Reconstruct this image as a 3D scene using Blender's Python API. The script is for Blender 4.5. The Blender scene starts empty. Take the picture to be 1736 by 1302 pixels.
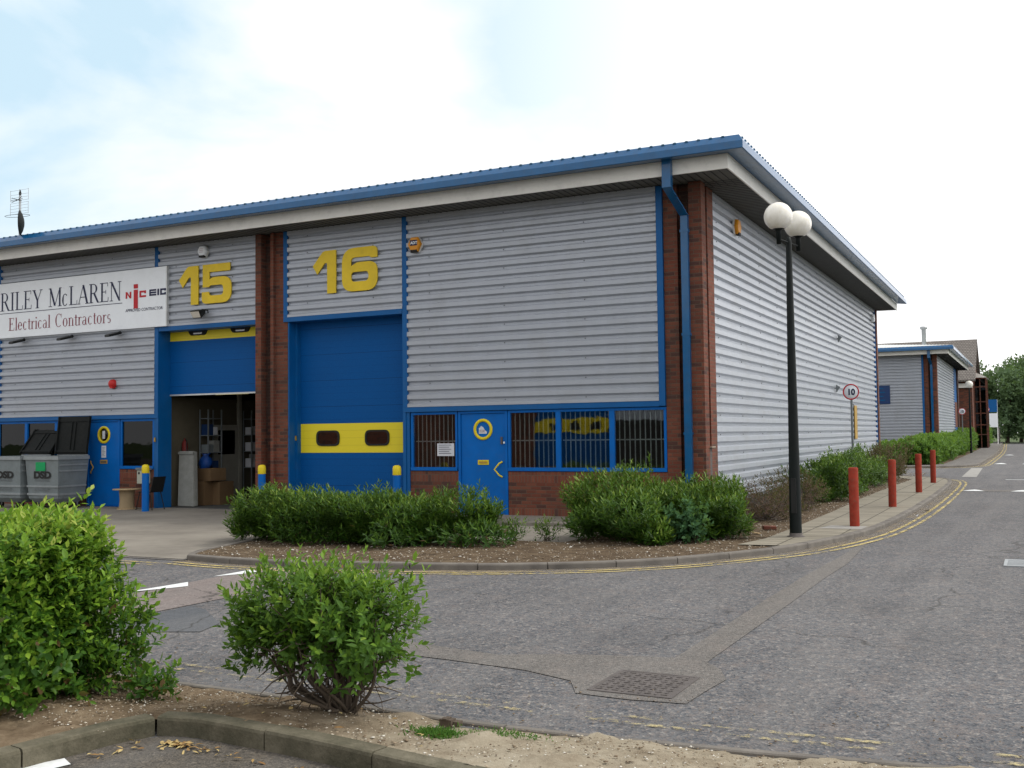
SKYMIX, CLOUD, EXPO = .9, 11.5, 0.
import bpy, bmesh, math, random
import numpy as np
from mathutils import Vector, Matrix
PI = math.pi
C = bpy.context.scene.collection
SC = bpy.context.scene
rng = np.random.default_rng(7)
random.seed(7)

# ------------------------------------------------------------------ materials
class NT:
    def __init__(s, name):
        s.m = bpy.data.materials.new(name); s.m.use_nodes = True
        s.t = s.m.node_tree; s.t.nodes.clear()
        s.out = s.t.nodes.new('ShaderNodeOutputMaterial')
    def n(s, typ, **kw):
        nd = s.t.nodes.new('ShaderNode' + typ)
        for k, v in kw.items():
            if k in nd.inputs.keys() or isinstance(k, int): nd.inputs[k].default_value = v
            else: setattr(nd, k, v)
        return nd
    def l(s, a, b): s.t.links.new(a, b)
    def math(s, op, a, b=None, clamp=False):
        nd = s.t.nodes.new('ShaderNodeMath'); nd.operation = op; nd.use_clamp = clamp
        for i, v in enumerate((a, b)):
            if v is None: continue
            if isinstance(v, (int, float)): nd.inputs[i].default_value = v
            else: s.l(v, nd.inputs[i])
        return nd.outputs[0]
    def noise(s, vec, scale, detail=4, rough=.55, w=None):
        nd = s.t.nodes.new('ShaderNodeTexNoise'); nd.inputs['Scale'].default_value = scale
        nd.inputs['Detail'].default_value = detail; nd.inputs['Roughness'].default_value = rough
        if vec is not None: s.l(vec, nd.inputs['Vector'])
        return nd.outputs['Fac']
    def ramp(s, fac, stops, interp='LINEAR'):
        nd = s.t.nodes.new('ShaderNodeValToRGB'); cr = nd.color_ramp; cr.interpolation = interp
        while len(cr.elements) < len(stops): cr.elements.new(.5)
        for e, (p, c) in zip(cr.elements, stops):
            e.position = p
            e.color = (c, c, c, 1) if isinstance(c, (int, float)) else (*c, 1)
        s.l(fac, nd.inputs[0]); return nd.outputs[0]
    def mix(s, fac, a, b, mode='MIX'):
        nd = s.t.nodes.new('ShaderNodeMix'); nd.data_type = 'RGBA'; nd.blend_type = mode
        for i, v in ((0, fac), (6, a), (7, b)):
            if isinstance(v, (int, float)):
                nd.inputs[i].default_value = v if i == 0 else (v, v, v, 1)
            elif isinstance(v, tuple): nd.inputs[i].default_value = (*v, 1) if len(v) == 3 else v
            else: s.l(v, nd.inputs[i])
        return nd.outputs[2]
    def pos(s, scale=None):
        g = s.t.nodes.new('ShaderNodeNewGeometry').outputs['Position']
        if scale:
            mp = s.t.nodes.new('ShaderNodeMapping'); mp.inputs['Scale'].default_value = scale
            s.l(g, mp.inputs['Vector']); return mp.outputs[0]
        return g
    def bsdf(s, color, rough=.6, metal=0., bump=None, bstr=.3, bdist=.01, spec=.5, **kw):
        b = s.t.nodes.new('ShaderNodeBsdfPrincipled')
        for k, v in (('Base Color', color), ('Roughness', rough), ('Metallic', metal)):
            if isinstance(v, (int, float)): b.inputs[k].default_value = v if k != 'Base Color' else (v, v, v, 1)
            elif isinstance(v, tuple): b.inputs[k].default_value = (*v, 1)
            else: s.l(v, b.inputs[k])
        b.inputs['Specular IOR Level'].default_value = spec
        for k, v in kw.items(): b.inputs[k.replace('_', ' ')].default_value = v
        if bump is not None:
            bp = s.t.nodes.new('ShaderNodeBump'); bp.inputs['Strength'].default_value = bstr
            bp.inputs['Distance'].default_value = bdist; s.l(bump, bp.inputs['Height']); s.l(bp.outputs[0], b.inputs['Normal'])
        s.b = b
        s.l(b.outputs[0], s.out.inputs[0]); return s.m

def paint(name, col, rough=.45, metal=0., var=.12, dirt=.15, scale=2.5, spec=.3, **kw):
    t = NT(name); p = t.pos()
    a = t.noise(p, scale, 6, .6); b = t.noise(p, 40, 3)
    c = t.mix(t.ramp(a, [(.3, 0.), (.75, 1.)]), tuple(x * (1 - var) for x in col), tuple(min(1, x * (1 + var)) for x in col))
    d = t.math('MULTIPLY', t.ramp(t.noise(p, scale * 2.3, 8, .7), [(.5, 0.), (.72, 1.)]), dirt)
    c = t.mix(d, c, (.10, .085, .06))
    return t.bsdf(c, t.ramp(b, [(.3, rough - .06), (.7, min(1, rough + .1))]), metal, b, .05, .002, spec, **kw)

def brick_mat(name, bw=.225, bh=.075, dark=.22, tone=1.):
    t = NT(name); g = t.pos(); sx = t.n('SeparateXYZ'); t.l(g, sx.inputs[0])
    u = t.math('ADD', sx.outputs[0], sx.outputs[1]); v = sx.outputs[2]
    V = t.math('DIVIDE', v, bh); row = t.math('FLOOR', V)
    off = t.math('MULTIPLY', t.math('FLOORED_MODULO', row, 2.), .5 if bw > bh else 0.)
    U = t.math('ADD', t.math('DIVIDE', u, bw), off); col = t.math('FLOOR', U)
    fu = t.math('FRACT', U); fv = t.math('FRACT', V)
    eu = t.math('MULTIPLY', t.math('MINIMUM', fu, t.math('SUBTRACT', 1., fu)), bw)
    ev = t.math('MULTIPLY', t.math('MINIMUM', fv, t.math('SUBTRACT', 1., fv)), bh)
    e = t.math('MINIMUM', eu, ev)
    mort = t.ramp(e, [(.0, 1.), (.0045, 1.), (.0085, 0.)])
    cx = t.n('CombineXYZ'); t.l(col, cx.inputs[0]); t.l(row, cx.inputs[1])
    wn = t.n('TexWhiteNoise', noise_dimensions='2D'); t.l(cx.outputs[0], wn.inputs['Vector'])
    base = t.ramp(wn.outputs['Value'], [(0, (.045, .03, .032)), (dark, (.07, .035, .03)), (dark + .02, (.17, .045, .027)), (.6, (.21, .058, .033)), (1., (.27, .085, .048))])
    nz = t.noise(g, 60, 4); base = t.mix(.35, base, t.ramp(nz, [(.3, (.09, .03, .02)), (.7, (.3, .11, .07))]))
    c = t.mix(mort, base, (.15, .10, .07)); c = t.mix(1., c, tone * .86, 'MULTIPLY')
    big = t.noise(t.pos((1, 1, .35)), 1.6, 5)
    c = t.mix(t.math('MULTIPLY', t.ramp(big, [(.45, 0.), (.7, 1.)]), .4), c, (.06, .045, .035))
    h = t.math('SUBTRACT', t.math('MULTIPLY', nz, .25), mort)
    return t.bsdf(c, .85, 0., h, .55, .006, .3)

def leaf_mat(name, stops, trans=.35, rough=.38, spec=.22):
    rough += .12
    t = NT(name)
    at = t.n('Attribute', attribute_name='rnd', attribute_type='GEOMETRY')
    c = t.ramp(at.outputs['Fac'], stops)
    nz = t.noise(t.pos(), 35, 2); c = t.mix(.25, c, t.mix(nz, (.5, .5, .5), (1.2, 1.2, 1.2)), 'MULTIPLY')
    b = t.n('BsdfPrincipled', Roughness=rough); t.l(c, b.inputs['Base Color']); b.inputs['Specular IOR Level'].default_value = spec
    tr = t.n('BsdfTranslucent'); t.l(t.mix(.5, c, (.25, .4, .05), 'MIX'), tr.inputs[0])
    ms = t.n('MixShader'); ms.inputs[0].default_value = trans
    t.l(b.outputs[0], ms.inputs[1]); t.l(tr.outputs[0], ms.inputs[2]); t.l(ms.outputs[0], t.out.inputs[0])
    return t.m

def attr_mat(name, stops, rough=.8, bump=True):
    t = NT(name); at = t.n('Attribute', attribute_name='rnd', attribute_type='GEOMETRY')
    c = t.ramp(at.outputs['Fac'], stops)
    return t.bsdf(c, rough, 0., t.noise(t.pos(), 90, 3), .3, .003, .3)

def glass_mat(name, tint, glossy=1., blend=.0):
    t = NT(name)
    fr = t.n('Fresnel', IOR=1.52)
    f = t.math('ADD', t.math('MULTIPLY', fr.outputs[0], 1.6 * glossy), blend, True)
    tr = t.n('BsdfTransparent'); tr.inputs[0].default_value = (*tint, 1)
    gl = t.n('BsdfGlossy', Roughness=.015)
    # slight waviness of the panes
    bp = t.n('Bump', Strength=.05, Distance=.02); t.l(t.noise(t.pos(), 2.2, 2), bp.inputs['Height']); t.l(bp.outputs[0], gl.inputs['Normal'])
    ms = t.n('MixShader'); t.l(f, ms.inputs[0]); t.l(tr.outputs[0], ms.inputs[1]); t.l(gl.outputs[0], ms.inputs[2])
    t.l(ms.outputs[0], t.out.inputs[0]); return t.m

def worn_mat(name, col, lo, hi, scale=14, alpha=True, stretch=(1, 1, 1)):
    """paint worn through to what lies under it"""
    t = NT(name); p = t.pos(stretch)
    n = t.math('ADD', t.math('MULTIPLY', t.noise(p, scale, 6, .75), .65), t.math('MULTIPLY', t.noise(p, scale * .12, 3), .35))
    f = t.ramp(n, [(lo, 0.), (hi, 1.)])
    b = t.n('BsdfPrincipled', Roughness=.75)
    c = t.mix(t.noise(p, 30, 4), tuple(x * .75 for x in col), tuple(min(1, x * 1.15) for x in col)); t.l(c, b.inputs['Base Color'])
    tr = t.n('BsdfTransparent'); ms = t.n('MixShader')
    t.l(f, ms.inputs[0]); t.l(tr.outputs[0], ms.inputs[1]); t.l(b.outputs[0], ms.inputs[2]); t.l(ms.outputs[0], t.out.inputs[0])
    return t.m

def asphalt_mat(name, c1, c2, c3, patch=.5, chip=85., warm=(.19, .155, .14)):
    t = NT(name); p = t.pos()
    vo = t.n('TexVoronoi', Scale=chip); t.l(p, vo.inputs['Vector'])
    sx = t.n('SeparateColor'); t.l(vo.outputs['Color'], sx.inputs[0])
    vo2 = t.n('TexVoronoi', Scale=chip * .42); t.l(p, vo2.inputs['Vector'])
    s2 = t.n('SeparateColor'); t.l(vo2.outputs['Color'], s2.inputs[0])
    mixv = t.math('ADD', t.math('MULTIPLY', sx.outputs[0], .5), t.math('MULTIPLY', s2.outputs[1], .5))
    c = t.ramp(mixv, [(.15, c1), (.45, c2), (.7, c2), (.9, c3)])
    c = t.mix(t.math('MULTIPLY', t.ramp(sx.outputs[1], [(.72, 0.), (.78, 1.)]), .55), c, warm)
    m = t.noise(p, 16, 5, .7); c = t.mix(.7, c, t.mix(m, .4, 1.55), 'MULTIPLY')
    big = t.noise(p, .55, 6, .62); c = t.mix(patch, c, t.mix(t.ramp(big, [(.3, 0.), (.7, 1.)]), .72, 1.3), 'MULTIPLY')
    mid = t.noise(p, 3.1, 5, .65)
    c = t.mix(t.math('MULTIPLY', t.ramp(mid, [(.52, 0.), (.7, 1.)]), .35), c, warm)
    # wear: oily stains, faint tyre tracks, hairline cracks
    oil = t.ramp(t.noise(t.pos((1, .45, 1)), 1.3, 7, .7), [(.55, 0.), (.70, 1.)]); c = t.mix(t.math('MULTIPLY', oil, .38), c, (.055, .055, .058))
    tr = t.ramp(t.noise(t.pos((1.6, .12, 1)), 1.6, 3, .5), [(.45, 0.), (.62, 1.)]); c = t.mix(t.math('MULTIPLY', tr, .16), c, (.21, .20, .19))
    wp = t.n('VectorMath', operation='ADD'); t.l(p, wp.inputs[0]); nv = t.n('TexNoise', Scale=1.1, Detail=6.); t.l(p, nv.inputs['Vector']); t.l(nv.outputs['Color'], wp.inputs[1])
    ve = t.n('TexVoronoi', feature='DISTANCE_TO_EDGE', Scale=.28); t.l(wp.outputs[0], ve.inputs['Vector'])
    cr = t.math('MULTIPLY', t.ramp(ve.outputs['Distance'], [(.0, 1.), (.0022, 1.), (.0045, 0.)]), t.ramp(t.noise(p, .5, 3), [(.46, 0.), (.52, 1.)]))
    c = t.mix(t.math('MULTIPLY', cr, .75), c, (.03, .028, .026))
    h = t.math('ADD', t.math('MULTIPLY', vo.outputs['Distance'], 1.2), t.noise(p, 55, 3))
    return t.bsdf(c, .88, 0., h, .6, .006, .35)

M = {}
BLUE = (.0, .095, .30)
M['blue'] = paint('blue_paint', BLUE, .38, 0, .1, .10)
M['blue_gutter'] = paint('blue_gutter_paint', (.0, .088, .235), .5, 0, .14, .14, 4, .15, Coat_Weight=.8, Coat_Roughness=.14, Coat_IOR=1.5)
M['blue_door'] = paint('blue_door_paint', (.0, .118, .44), .45, 0, .10, .10, spec=.18)
M['blue_trim'] = paint('blue_trim_paint', (.0, .092, .29), .48, 0, .08, .10)
M['yellow'] = paint('yellow_paint', (.74, .58, .018), .45, 0, .06, .06)
M['yellow_num'] = paint('yellow_letter_paint', (.74, .53, .025), .5, 0, .07, .14)
M['fascia'] = paint('fascia_cream', (.84, .825, .77), .6, 0, .05, .14, 1.5)
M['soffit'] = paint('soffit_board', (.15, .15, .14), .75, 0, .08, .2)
M['brick'] = brick_mat('red_brick', tone=.86)
M['brick_clean'] = brick_mat('red_brick_clean', dark=.10, tone=.92)
M['soldier'] = brick_mat('red_brick_soldier', .075, .225, .06)
M['brick_stain_shade'] = brick_mat('red_brick_stain_shade', dark=.6, tone=.38)  # stained brick, its tone lowered further to paint in the slots' shade
M['brick_brown'] = brick_mat('brown_brick', dark=.45)
M['steel'] = paint('galvanised_steel', (.42, .44, .45), .42, .7, .1, .15)
M['alu'] = paint('aluminium_edge', (.62, .63, .62), .4, .5)
M['white'] = paint('white_panel', (.84, .88, .92), .4, 0, .03, .06)
M['white_bar'] = paint('white_bar', (.80, .80, .78), .5)
M['paper'] = paint('paper', (.62, .64, .68), .8, 0, .05, .02)
M['navy'] = paint('navy_ink', (.012, .016, .06), .5, 0, 0, 0)
M['maroon'] = paint('maroon_ink', (.22, .018, .045), .5, 0, 0, 0)
M['logo_red'] = paint('red_ink', (.50, .02, .03), .5, 0, 0, 0)
M['black'] = paint('black_plastic', (.012, .013, .013), .45, 0, .1, .05)
M['black_pole'] = paint('black_pole_paint', (.004, .007, .007), .55, 0, .2, .03, spec=.2)
M['grey_post'] = paint('grey_post_paint', (.17, .19, .20), .5, 0, .1, .1)
M['lid'] = paint('black_lid', (.008, .010, .010), .6, 0, .2, .10, spec=.15)
M['red_post'] = paint('red_bollard_paint', (.27, .040, .024), .8, 0, .22, .5, 8, .10)
M['red'] = paint('red_plastic', (.5, .02, .02), .4)
M['orange'] = paint('amber_plastic', (.66, .27, .02), .35, 0, .03, .05)
M['rubber'] = paint('rubber', (.015, .015, .015), .7)
M['dark'] = paint('dark_interior', (.035, .033, .03), .9)
M['inwall'] = paint('interior_block', (.10, .088, .06), .9)
M['infloor'] = paint('interior_floor', (.07, .07, .066), .8)
M['cream_door'] = paint('cream_door', (.32, .31, .27), .6)
M['card'] = paint('cardboard', (.16, .10, .05), .9, 0, .12, .05)
M['wrap'] = paint('grey_wrap', (.25, .255, .235), .75, 0, .15, .15, 6)
M['bag'] = paint('blue_bag', (.004, .05, .24), .5)
M['red_dull'] = paint('dull_red', (.13, .012, .01), .6)
M['channel'] = paint('pale_channel_blocks', (.30, .29, .27), .9, 0, .15, .2, 4)
M['card2'] = paint('drum_plywood', (.33, .25, .15), .85, 0, .12, .1)
M['wood'] = paint('plywood', (.40, .29, .16), .8, 0, .12, .15)
M['bin'] = paint('bin_steel', (.22, .255, .265), .5, .35, .12, .25, 3)
M['bin_rib'] = paint('bin_rib', (.30, .33, .34), .5, .35, .12, .2, 3)
M['green_sticker'] = paint('green_sticker', (.0, .33, .10), .5)
M['brown_box'] = paint('grey_box', (.42, .45, .38), .6)
M['tan'] = paint('letterbox_tan', (.42, .26, .05), .5)
M['post_wood'] = paint('concrete_post', (.36, .31, .24), .85, 0, .15, .2, 9)
M['far_sign'] = paint('dark_blue_board', (.012, .04, .13), .45)
M['glass'] = glass_mat('window_glass', (.78, .82, .82), 1, .03)
M['glass_dark'] = glass_mat('dark_window_glass', (.05, .06, .07), .45, .0)
M['vision'] = glass_mat('scratched_vision_panel', (.12, .13, .13), 1, .12)
M['globe'] = None
t = NT('opal_globe'); M['globe'] = t.bsdf(t.mix(t.ramp(t.noise(t.pos((1, 1, .4)), 7, 6, .7), [(.4, 0.), (.75, 1.)]), (.84, .82, .76), (.66, .63, .54)), .3, 0, spec=.5, Subsurface_Weight=.3, Subsurface_Radius=(.1, .1, .08))
t = NT('tube_light_glow'); e = t.n('Emission', Strength=1.1); e.inputs[0].default_value = (1, .86, .4, 1); t.l(e.outputs[0], t.out.inputs[0]); M['tube'] = t.m

# profiled metal: clean silver paint, faint runs and dust
def clad_mat(name, col):
    t = NT(name); p = t.pos()
    st = t.noise(t.pos((.9, .9, .12)), 5, 6, .7)
    c = t.mix(t.ramp(st, [(.35, 0.), (.7, 1.)]), tuple(x * .93 for x in col), col)
    c = t.mix(t.math('MULTIPLY', t.ramp(t.noise(p, 1.3, 6, .6), [(.5, 0.), (.75, 1.)]), .22), c, (.24, .23, .20))
    return t.bsdf(c, t.ramp(t.noise(p, 9, 3), [(.3, .40), (.7, .50)]), .22, None, .0, .02, spec=.4, Coat_Weight=.25, Coat_Roughness=.3)
M['clad'] = clad_mat('silver_cladding', (.41, .44, .49))
M['roofsheet'] = paint('roof_sheet', (.55, .57, .57), .5, .2, .08, .1)
M['roofdark'] = paint('blue_roof_sheet', (.03, .10, .17), .6, 0, .2, .3, 5)

# roller door : horizontal stippled panels
t = NT('roller_blue'); g = t.pos(); sx = t.n('SeparateXYZ'); t.l(g, sx.inputs[0])
z = t.math('FRACT', t.math('DIVIDE', sx.outputs[2], .1525)); ln = t.ramp(z, [(0, 1.), (.03, 1.), (.07, 0.)])
z2 = t.math('FRACT', t.math('DIVIDE', sx.outputs[2], .61)); ln2 = t.ramp(z2, [(0, 1.), (.012, 1.), (.02, 0.)])
st = t.noise(t.pos((1, 1, 1)), 75, 2)
c = t.mix(t.ramp(st, [(.35, 0.), (.65, 1.)]), (.0, .068, .25), (.0, .092, .325))
c = t.mix(t.math('MULTIPLY', t.noise(g, 1.1, 5), .25), c, (.012, .07, .2))
c = t.mix(t.math('MULTIPLY', t.math('MAXIMUM', t.math('MULTIPLY', ln, .3), ln2), .7), c, (.003, .02, .09))
M['roller'] = t.bsdf(c, .5, 0, t.math('SUBTRACT', t.math('MULTIPLY', st, .3), ln), .25, .004, .12)
t = NT('roller_yellow'); g = t.pos(); sx = t.n('SeparateXYZ'); t.l(g, sx.inputs[0])
z = t.math('FRACT', t.math('DIVIDE', t.math('SUBTRACT', sx.outputs[2], 1.37), .17)); ln = t.ramp(z, [(0, 1.), (.03, 1.), (.06, 0.)])
c = t.mix(t.noise(g, 60, 3), (.70, .58, .012), (.80, .66, .02)); c = t.mix(t.math('MULTIPLY', ln, .35), c, (.3, .2, .01))
M['roller_y'] = t.bsdf(c, .5)

M['road'] = asphalt_mat('road_chippings', (.036, .042, .052), (.100, .103, .110), (.245, .228, .212), .5, 70., (.165, .135, .12))
M['carpark'] = asphalt_mat('carpark_asphalt', (.045, .040, .034), (.088, .078, .066), (.17, .15, .125), .4, 110., (.15, .125, .095))
M['tarband'] = asphalt_mat('trench_reinstatement', (.072, .068, .064), (.125, .118, .110), (.215, .20, .185), .3, 120., (.2, .17, .15))
M['table'] = asphalt_mat('pinkish_table_asphalt', (.13, .108, .10), (.19, .162, .152), (.27, .235, .22), .3, 110., (.21, .17, .155))
M['patch'] = asphalt_mat('dark_patch_asphalt', (.06, .066, .075), (.085, .093, .105), (.12, .125, .135), .3, 130., (.1, .1, .1))
t = NT('forecourt_concrete'); g = t.pos()
c = t.ramp(t.noise(g, .7, 8, .65), [(.3, (.155, .14, .118)), (.5, (.215, .195, .165)), (.72, (.27, .25, .21))])
c = t.mix(.5, c, t.mix(t.noise(t.pos((1, 3.5, 1)), 2.2, 7, .7), .55, 1.35), 'MULTIPLY')
c = t.mix(.35, c, t.mix(t.noise(g, 70, 3), .6, 1.4), 'MULTIPLY')
M['concrete'] = t.bsdf(c, .85, 0, t.noise(g, 60, 5), .25, .004, .3)
t = NT('kerb_stone'); g = t.pos()
c = t.ramp(t.noise(g, 2.3, 7, .65), [(.3, (.105, .095, .085)), (.55, (.165, .15, .132)), (.75, (.225, .205, .18))])
c = t.mix(.4, c, t.mix(t.noise(g, 95, 3), .5, 1.5), 'MULTIPLY')
M['kerb'] = t.bsdf(c, .88, 0, t.noise(g, 80, 4), .35, .004, .25)
t = NT('old_kerb_stone'); g = t.pos()
c = t.ramp(t.noise(g, 3.5, 8, .7), [(.3, (.05, .050, .032)), (.5, (.105, .095, .066)), (.75, (.19, .17, .125))])
c = t.mix(.45, c, t.mix(t.noise(g, 75, 4), .5, 1.5), 'MULTIPLY')
M['oldkerb'] = t.bsdf(c, .9, 0, t.noise(g, 45, 6), .6, .01, .2)
t = NT('paving_flags'); g = t.pos(); br = t.n('TexBrick', Scale=1., offset=.0)
br.inputs['Brick Width'].default_value = .6; br.inputs['Row Height'].default_value = .31; br.inputs['Mortar Size'].default_value = .012; br.inputs['Bias'].default_value = 0
br.inputs['Color1'].default_value = (.26, .235, .185, 1); br.inputs['Color2'].default_value = (.20, .18, .14, 1); br.inputs['Mortar'].default_value = (.065, .058, .042, 1)
mp = t.n('Mapping'); mp.inputs['Location'].default_value = (.12, 0, 0); t.l(g, mp.inputs[0]); t.l(mp.outputs[0], br.inputs['Vector'])
c = t.mix(.6, br.outputs['Color'], t.mix(t.noise(g, 1.7, 7, .7), .55, 1.4), 'MULTIPLY'); c = t.mix(.35, c, t.mix(t.noise(g, 60, 3), .6, 1.4), 'MULTIPLY')
M['flags'] = t.bsdf(c, .87, 0, t.math('SUBTRACT', t.math('MULTIPLY', t.noise(g, 40, 4), .3), br.outputs['Fac']), .4, .008, .3)
def soil(name, a, b, cc):
    t = NT(name); g = t.pos()
    c = t.ramp(t.noise(g, 5, 8, .7), [(.3, a), (.5, b), (.72, cc)])
    c = t.mix(.5, c, t.mix(t.noise(g, 55, 5, .7), .5, 1.5), 'MULTIPLY')
    return t.bsdf(c, .95, 0, t.noise(g, 28, 8, .75), .9, .03, .15)
M['soil'] = soil('brown_soil', (.055, .038, .024), (.115, .082, .052), (.19, .145, .095))
M['drysoil'] = soil('dry_sandy_soil', (.15, .105, .06), (.27, .21, .13), (.38, .31, .21))
t = NT('rough_grass'); g = t.pos()
c = t.ramp(t.noise(g, 1.2, 8, .7), [(.3, (.035, .06, .018)), (.6, (.07, .10, .03)), (.8, (.13, .13, .055))])
M['grass'] = t.bsdf(c, .9, 0, t.noise(g, 20, 5), .6, .05, .2)
M['ymark'] = worn_mat('worn_yellow_line', (.52, .41, .15), .42, .56, 14)
M['ymark_thin'] = worn_mat('nearly_gone_yellow_line', (.48, .40, .19), .50, .64, 16)
M['wmark'] = worn_mat('white_road_paint', (.70, .72, .72), .28, .36, 20)
M['dirt'] = worn_mat('sandy_channel_dirt', (.24, .19, .125), .40, .66, 9)
M['iron'] = paint('rusty_iron', (.108, .096, .092), .85, .1, .25, .4, 8)
M['grate'] = paint('grate_steel', (.30, .32, .33), .5, .5)
M['bark'] = paint('bark', (.085, .065, .048), .9, 0, .25, .2, 12)
M['bark_grey'] = paint('grey_twigs', (.14, .115, .098), .9, 0, .25, .1, 12)
t = NT('roof_tiles'); g = t.pos(); br = t.n('TexBrick', Scale=1.); sx = t.n('SeparateXYZ'); t.l(g, sx.inputs[0]); cx = t.n('CombineXYZ'); t.l(sx.outputs[0], cx.inputs[0]); t.l(t.math('MULTIPLY', sx.outputs[2], 1.), cx.inputs[1])
br.inputs['Brick Width'].default_value = .22; br.inputs['Row Height'].default_value = .16; br.inputs['Mortar Size'].default_value = .02
br.inputs['Color1'].default_value = (.15, .135, .12, 1); br.inputs['Color2'].default_value = (.20, .18, .16, 1); br.inputs['Mortar'].default_value = (.05, .04, .038, 1); t.l(cx.outputs[0], br.inputs['Vector'])
M['tiles'] = t.bsdf(br.outputs['Color'], .85)
G1 = [(0., (.018, .055, .010)), (.45, (.040, .115, .016)), (.75, (.085, .20, .025)), (1., (.21, .34, .04))]
M['leaf_near'] = leaf_mat('bright_shrub_leaf', [(0., (.12, .07, .03)), (.02, (.022, .070, .010)), (.4, (.060, .155, .016)), (.75, (.20, .36, .030)), (.992, (.34, .48, .06)), (1., (.36, .42, .08))], .38, .36)
M['leaf_small'] = leaf_mat('shrub_leaf', [(0., (.034, .088, .014)), (.45, (.085, .185, .022)), (.78, (.20, .34, .034)), (.985, (.38, .48, .07)), (1., (.28, .12, .06))], .34, .4)
M['leaf_hedge'] = leaf_mat('dark_evergreen_leaf', [(0., (.10, .06, .03)), (.03, (.014, .042, .006)), (.5, (.036, .095, .009)), (.85, (.095, .185, .018)), (1., (.19, .27, .04))], .22, .34)
M['leaf_blue'] = leaf_mat('bluish_weed_leaf', [(0., (.03, .085, .04)), (.6, (.06, .15, .06)), (1., (.12, .24, .09))], .3, .5)
M['leaf_pale'] = leaf_mat('variegated_leaf', [(0., (.08, .16, .03)), (.6, (.2, .3, .06)), (1., (.45, .48, .16))], .35, .5)
M['leaf_brown'] = leaf_mat('dying_shrub_leaf', [(0., (.06, .032, .026)), (.6, (.105, .06, .045)), (.9, (.13, .10, .06)), (1., (.07, .1, .03))], .2, .7)
M['leaf_hedge2'] = leaf_mat('light_hedge_leaf', [(0., (.035, .09, .016)), (.5, (.075, .17, .025)), (1., (.17, .29, .04))], .3, .45)
M['leaf_tree'] = leaf_mat('tree_leaf', [(0., (.055, .095, .052)), (.5, (.095, .155, .075)), (1., (.16, .24, .10))], .25, .6, .25)  # leaves lightened: distance haze put into the colour
M['weed'] = leaf_mat('weed_leaf', [(0., (.03, .10, .015)), (1., (.10, .24, .04))], .35, .5)
M['flint'] = attr_mat('flint_chips', [(0., (.10, .07, .045)), (.35, (.22, .16, .10)), (.7, (.42, .36, .27)), (1., (.70, .68, .62))], .75)
M['dryleaf'] = attr_mat('dry_leaf', [(0., (.16, .08, .03)), (.5, (.34, .22, .08)), (1., (.5, .40, .18))], .8)

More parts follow.
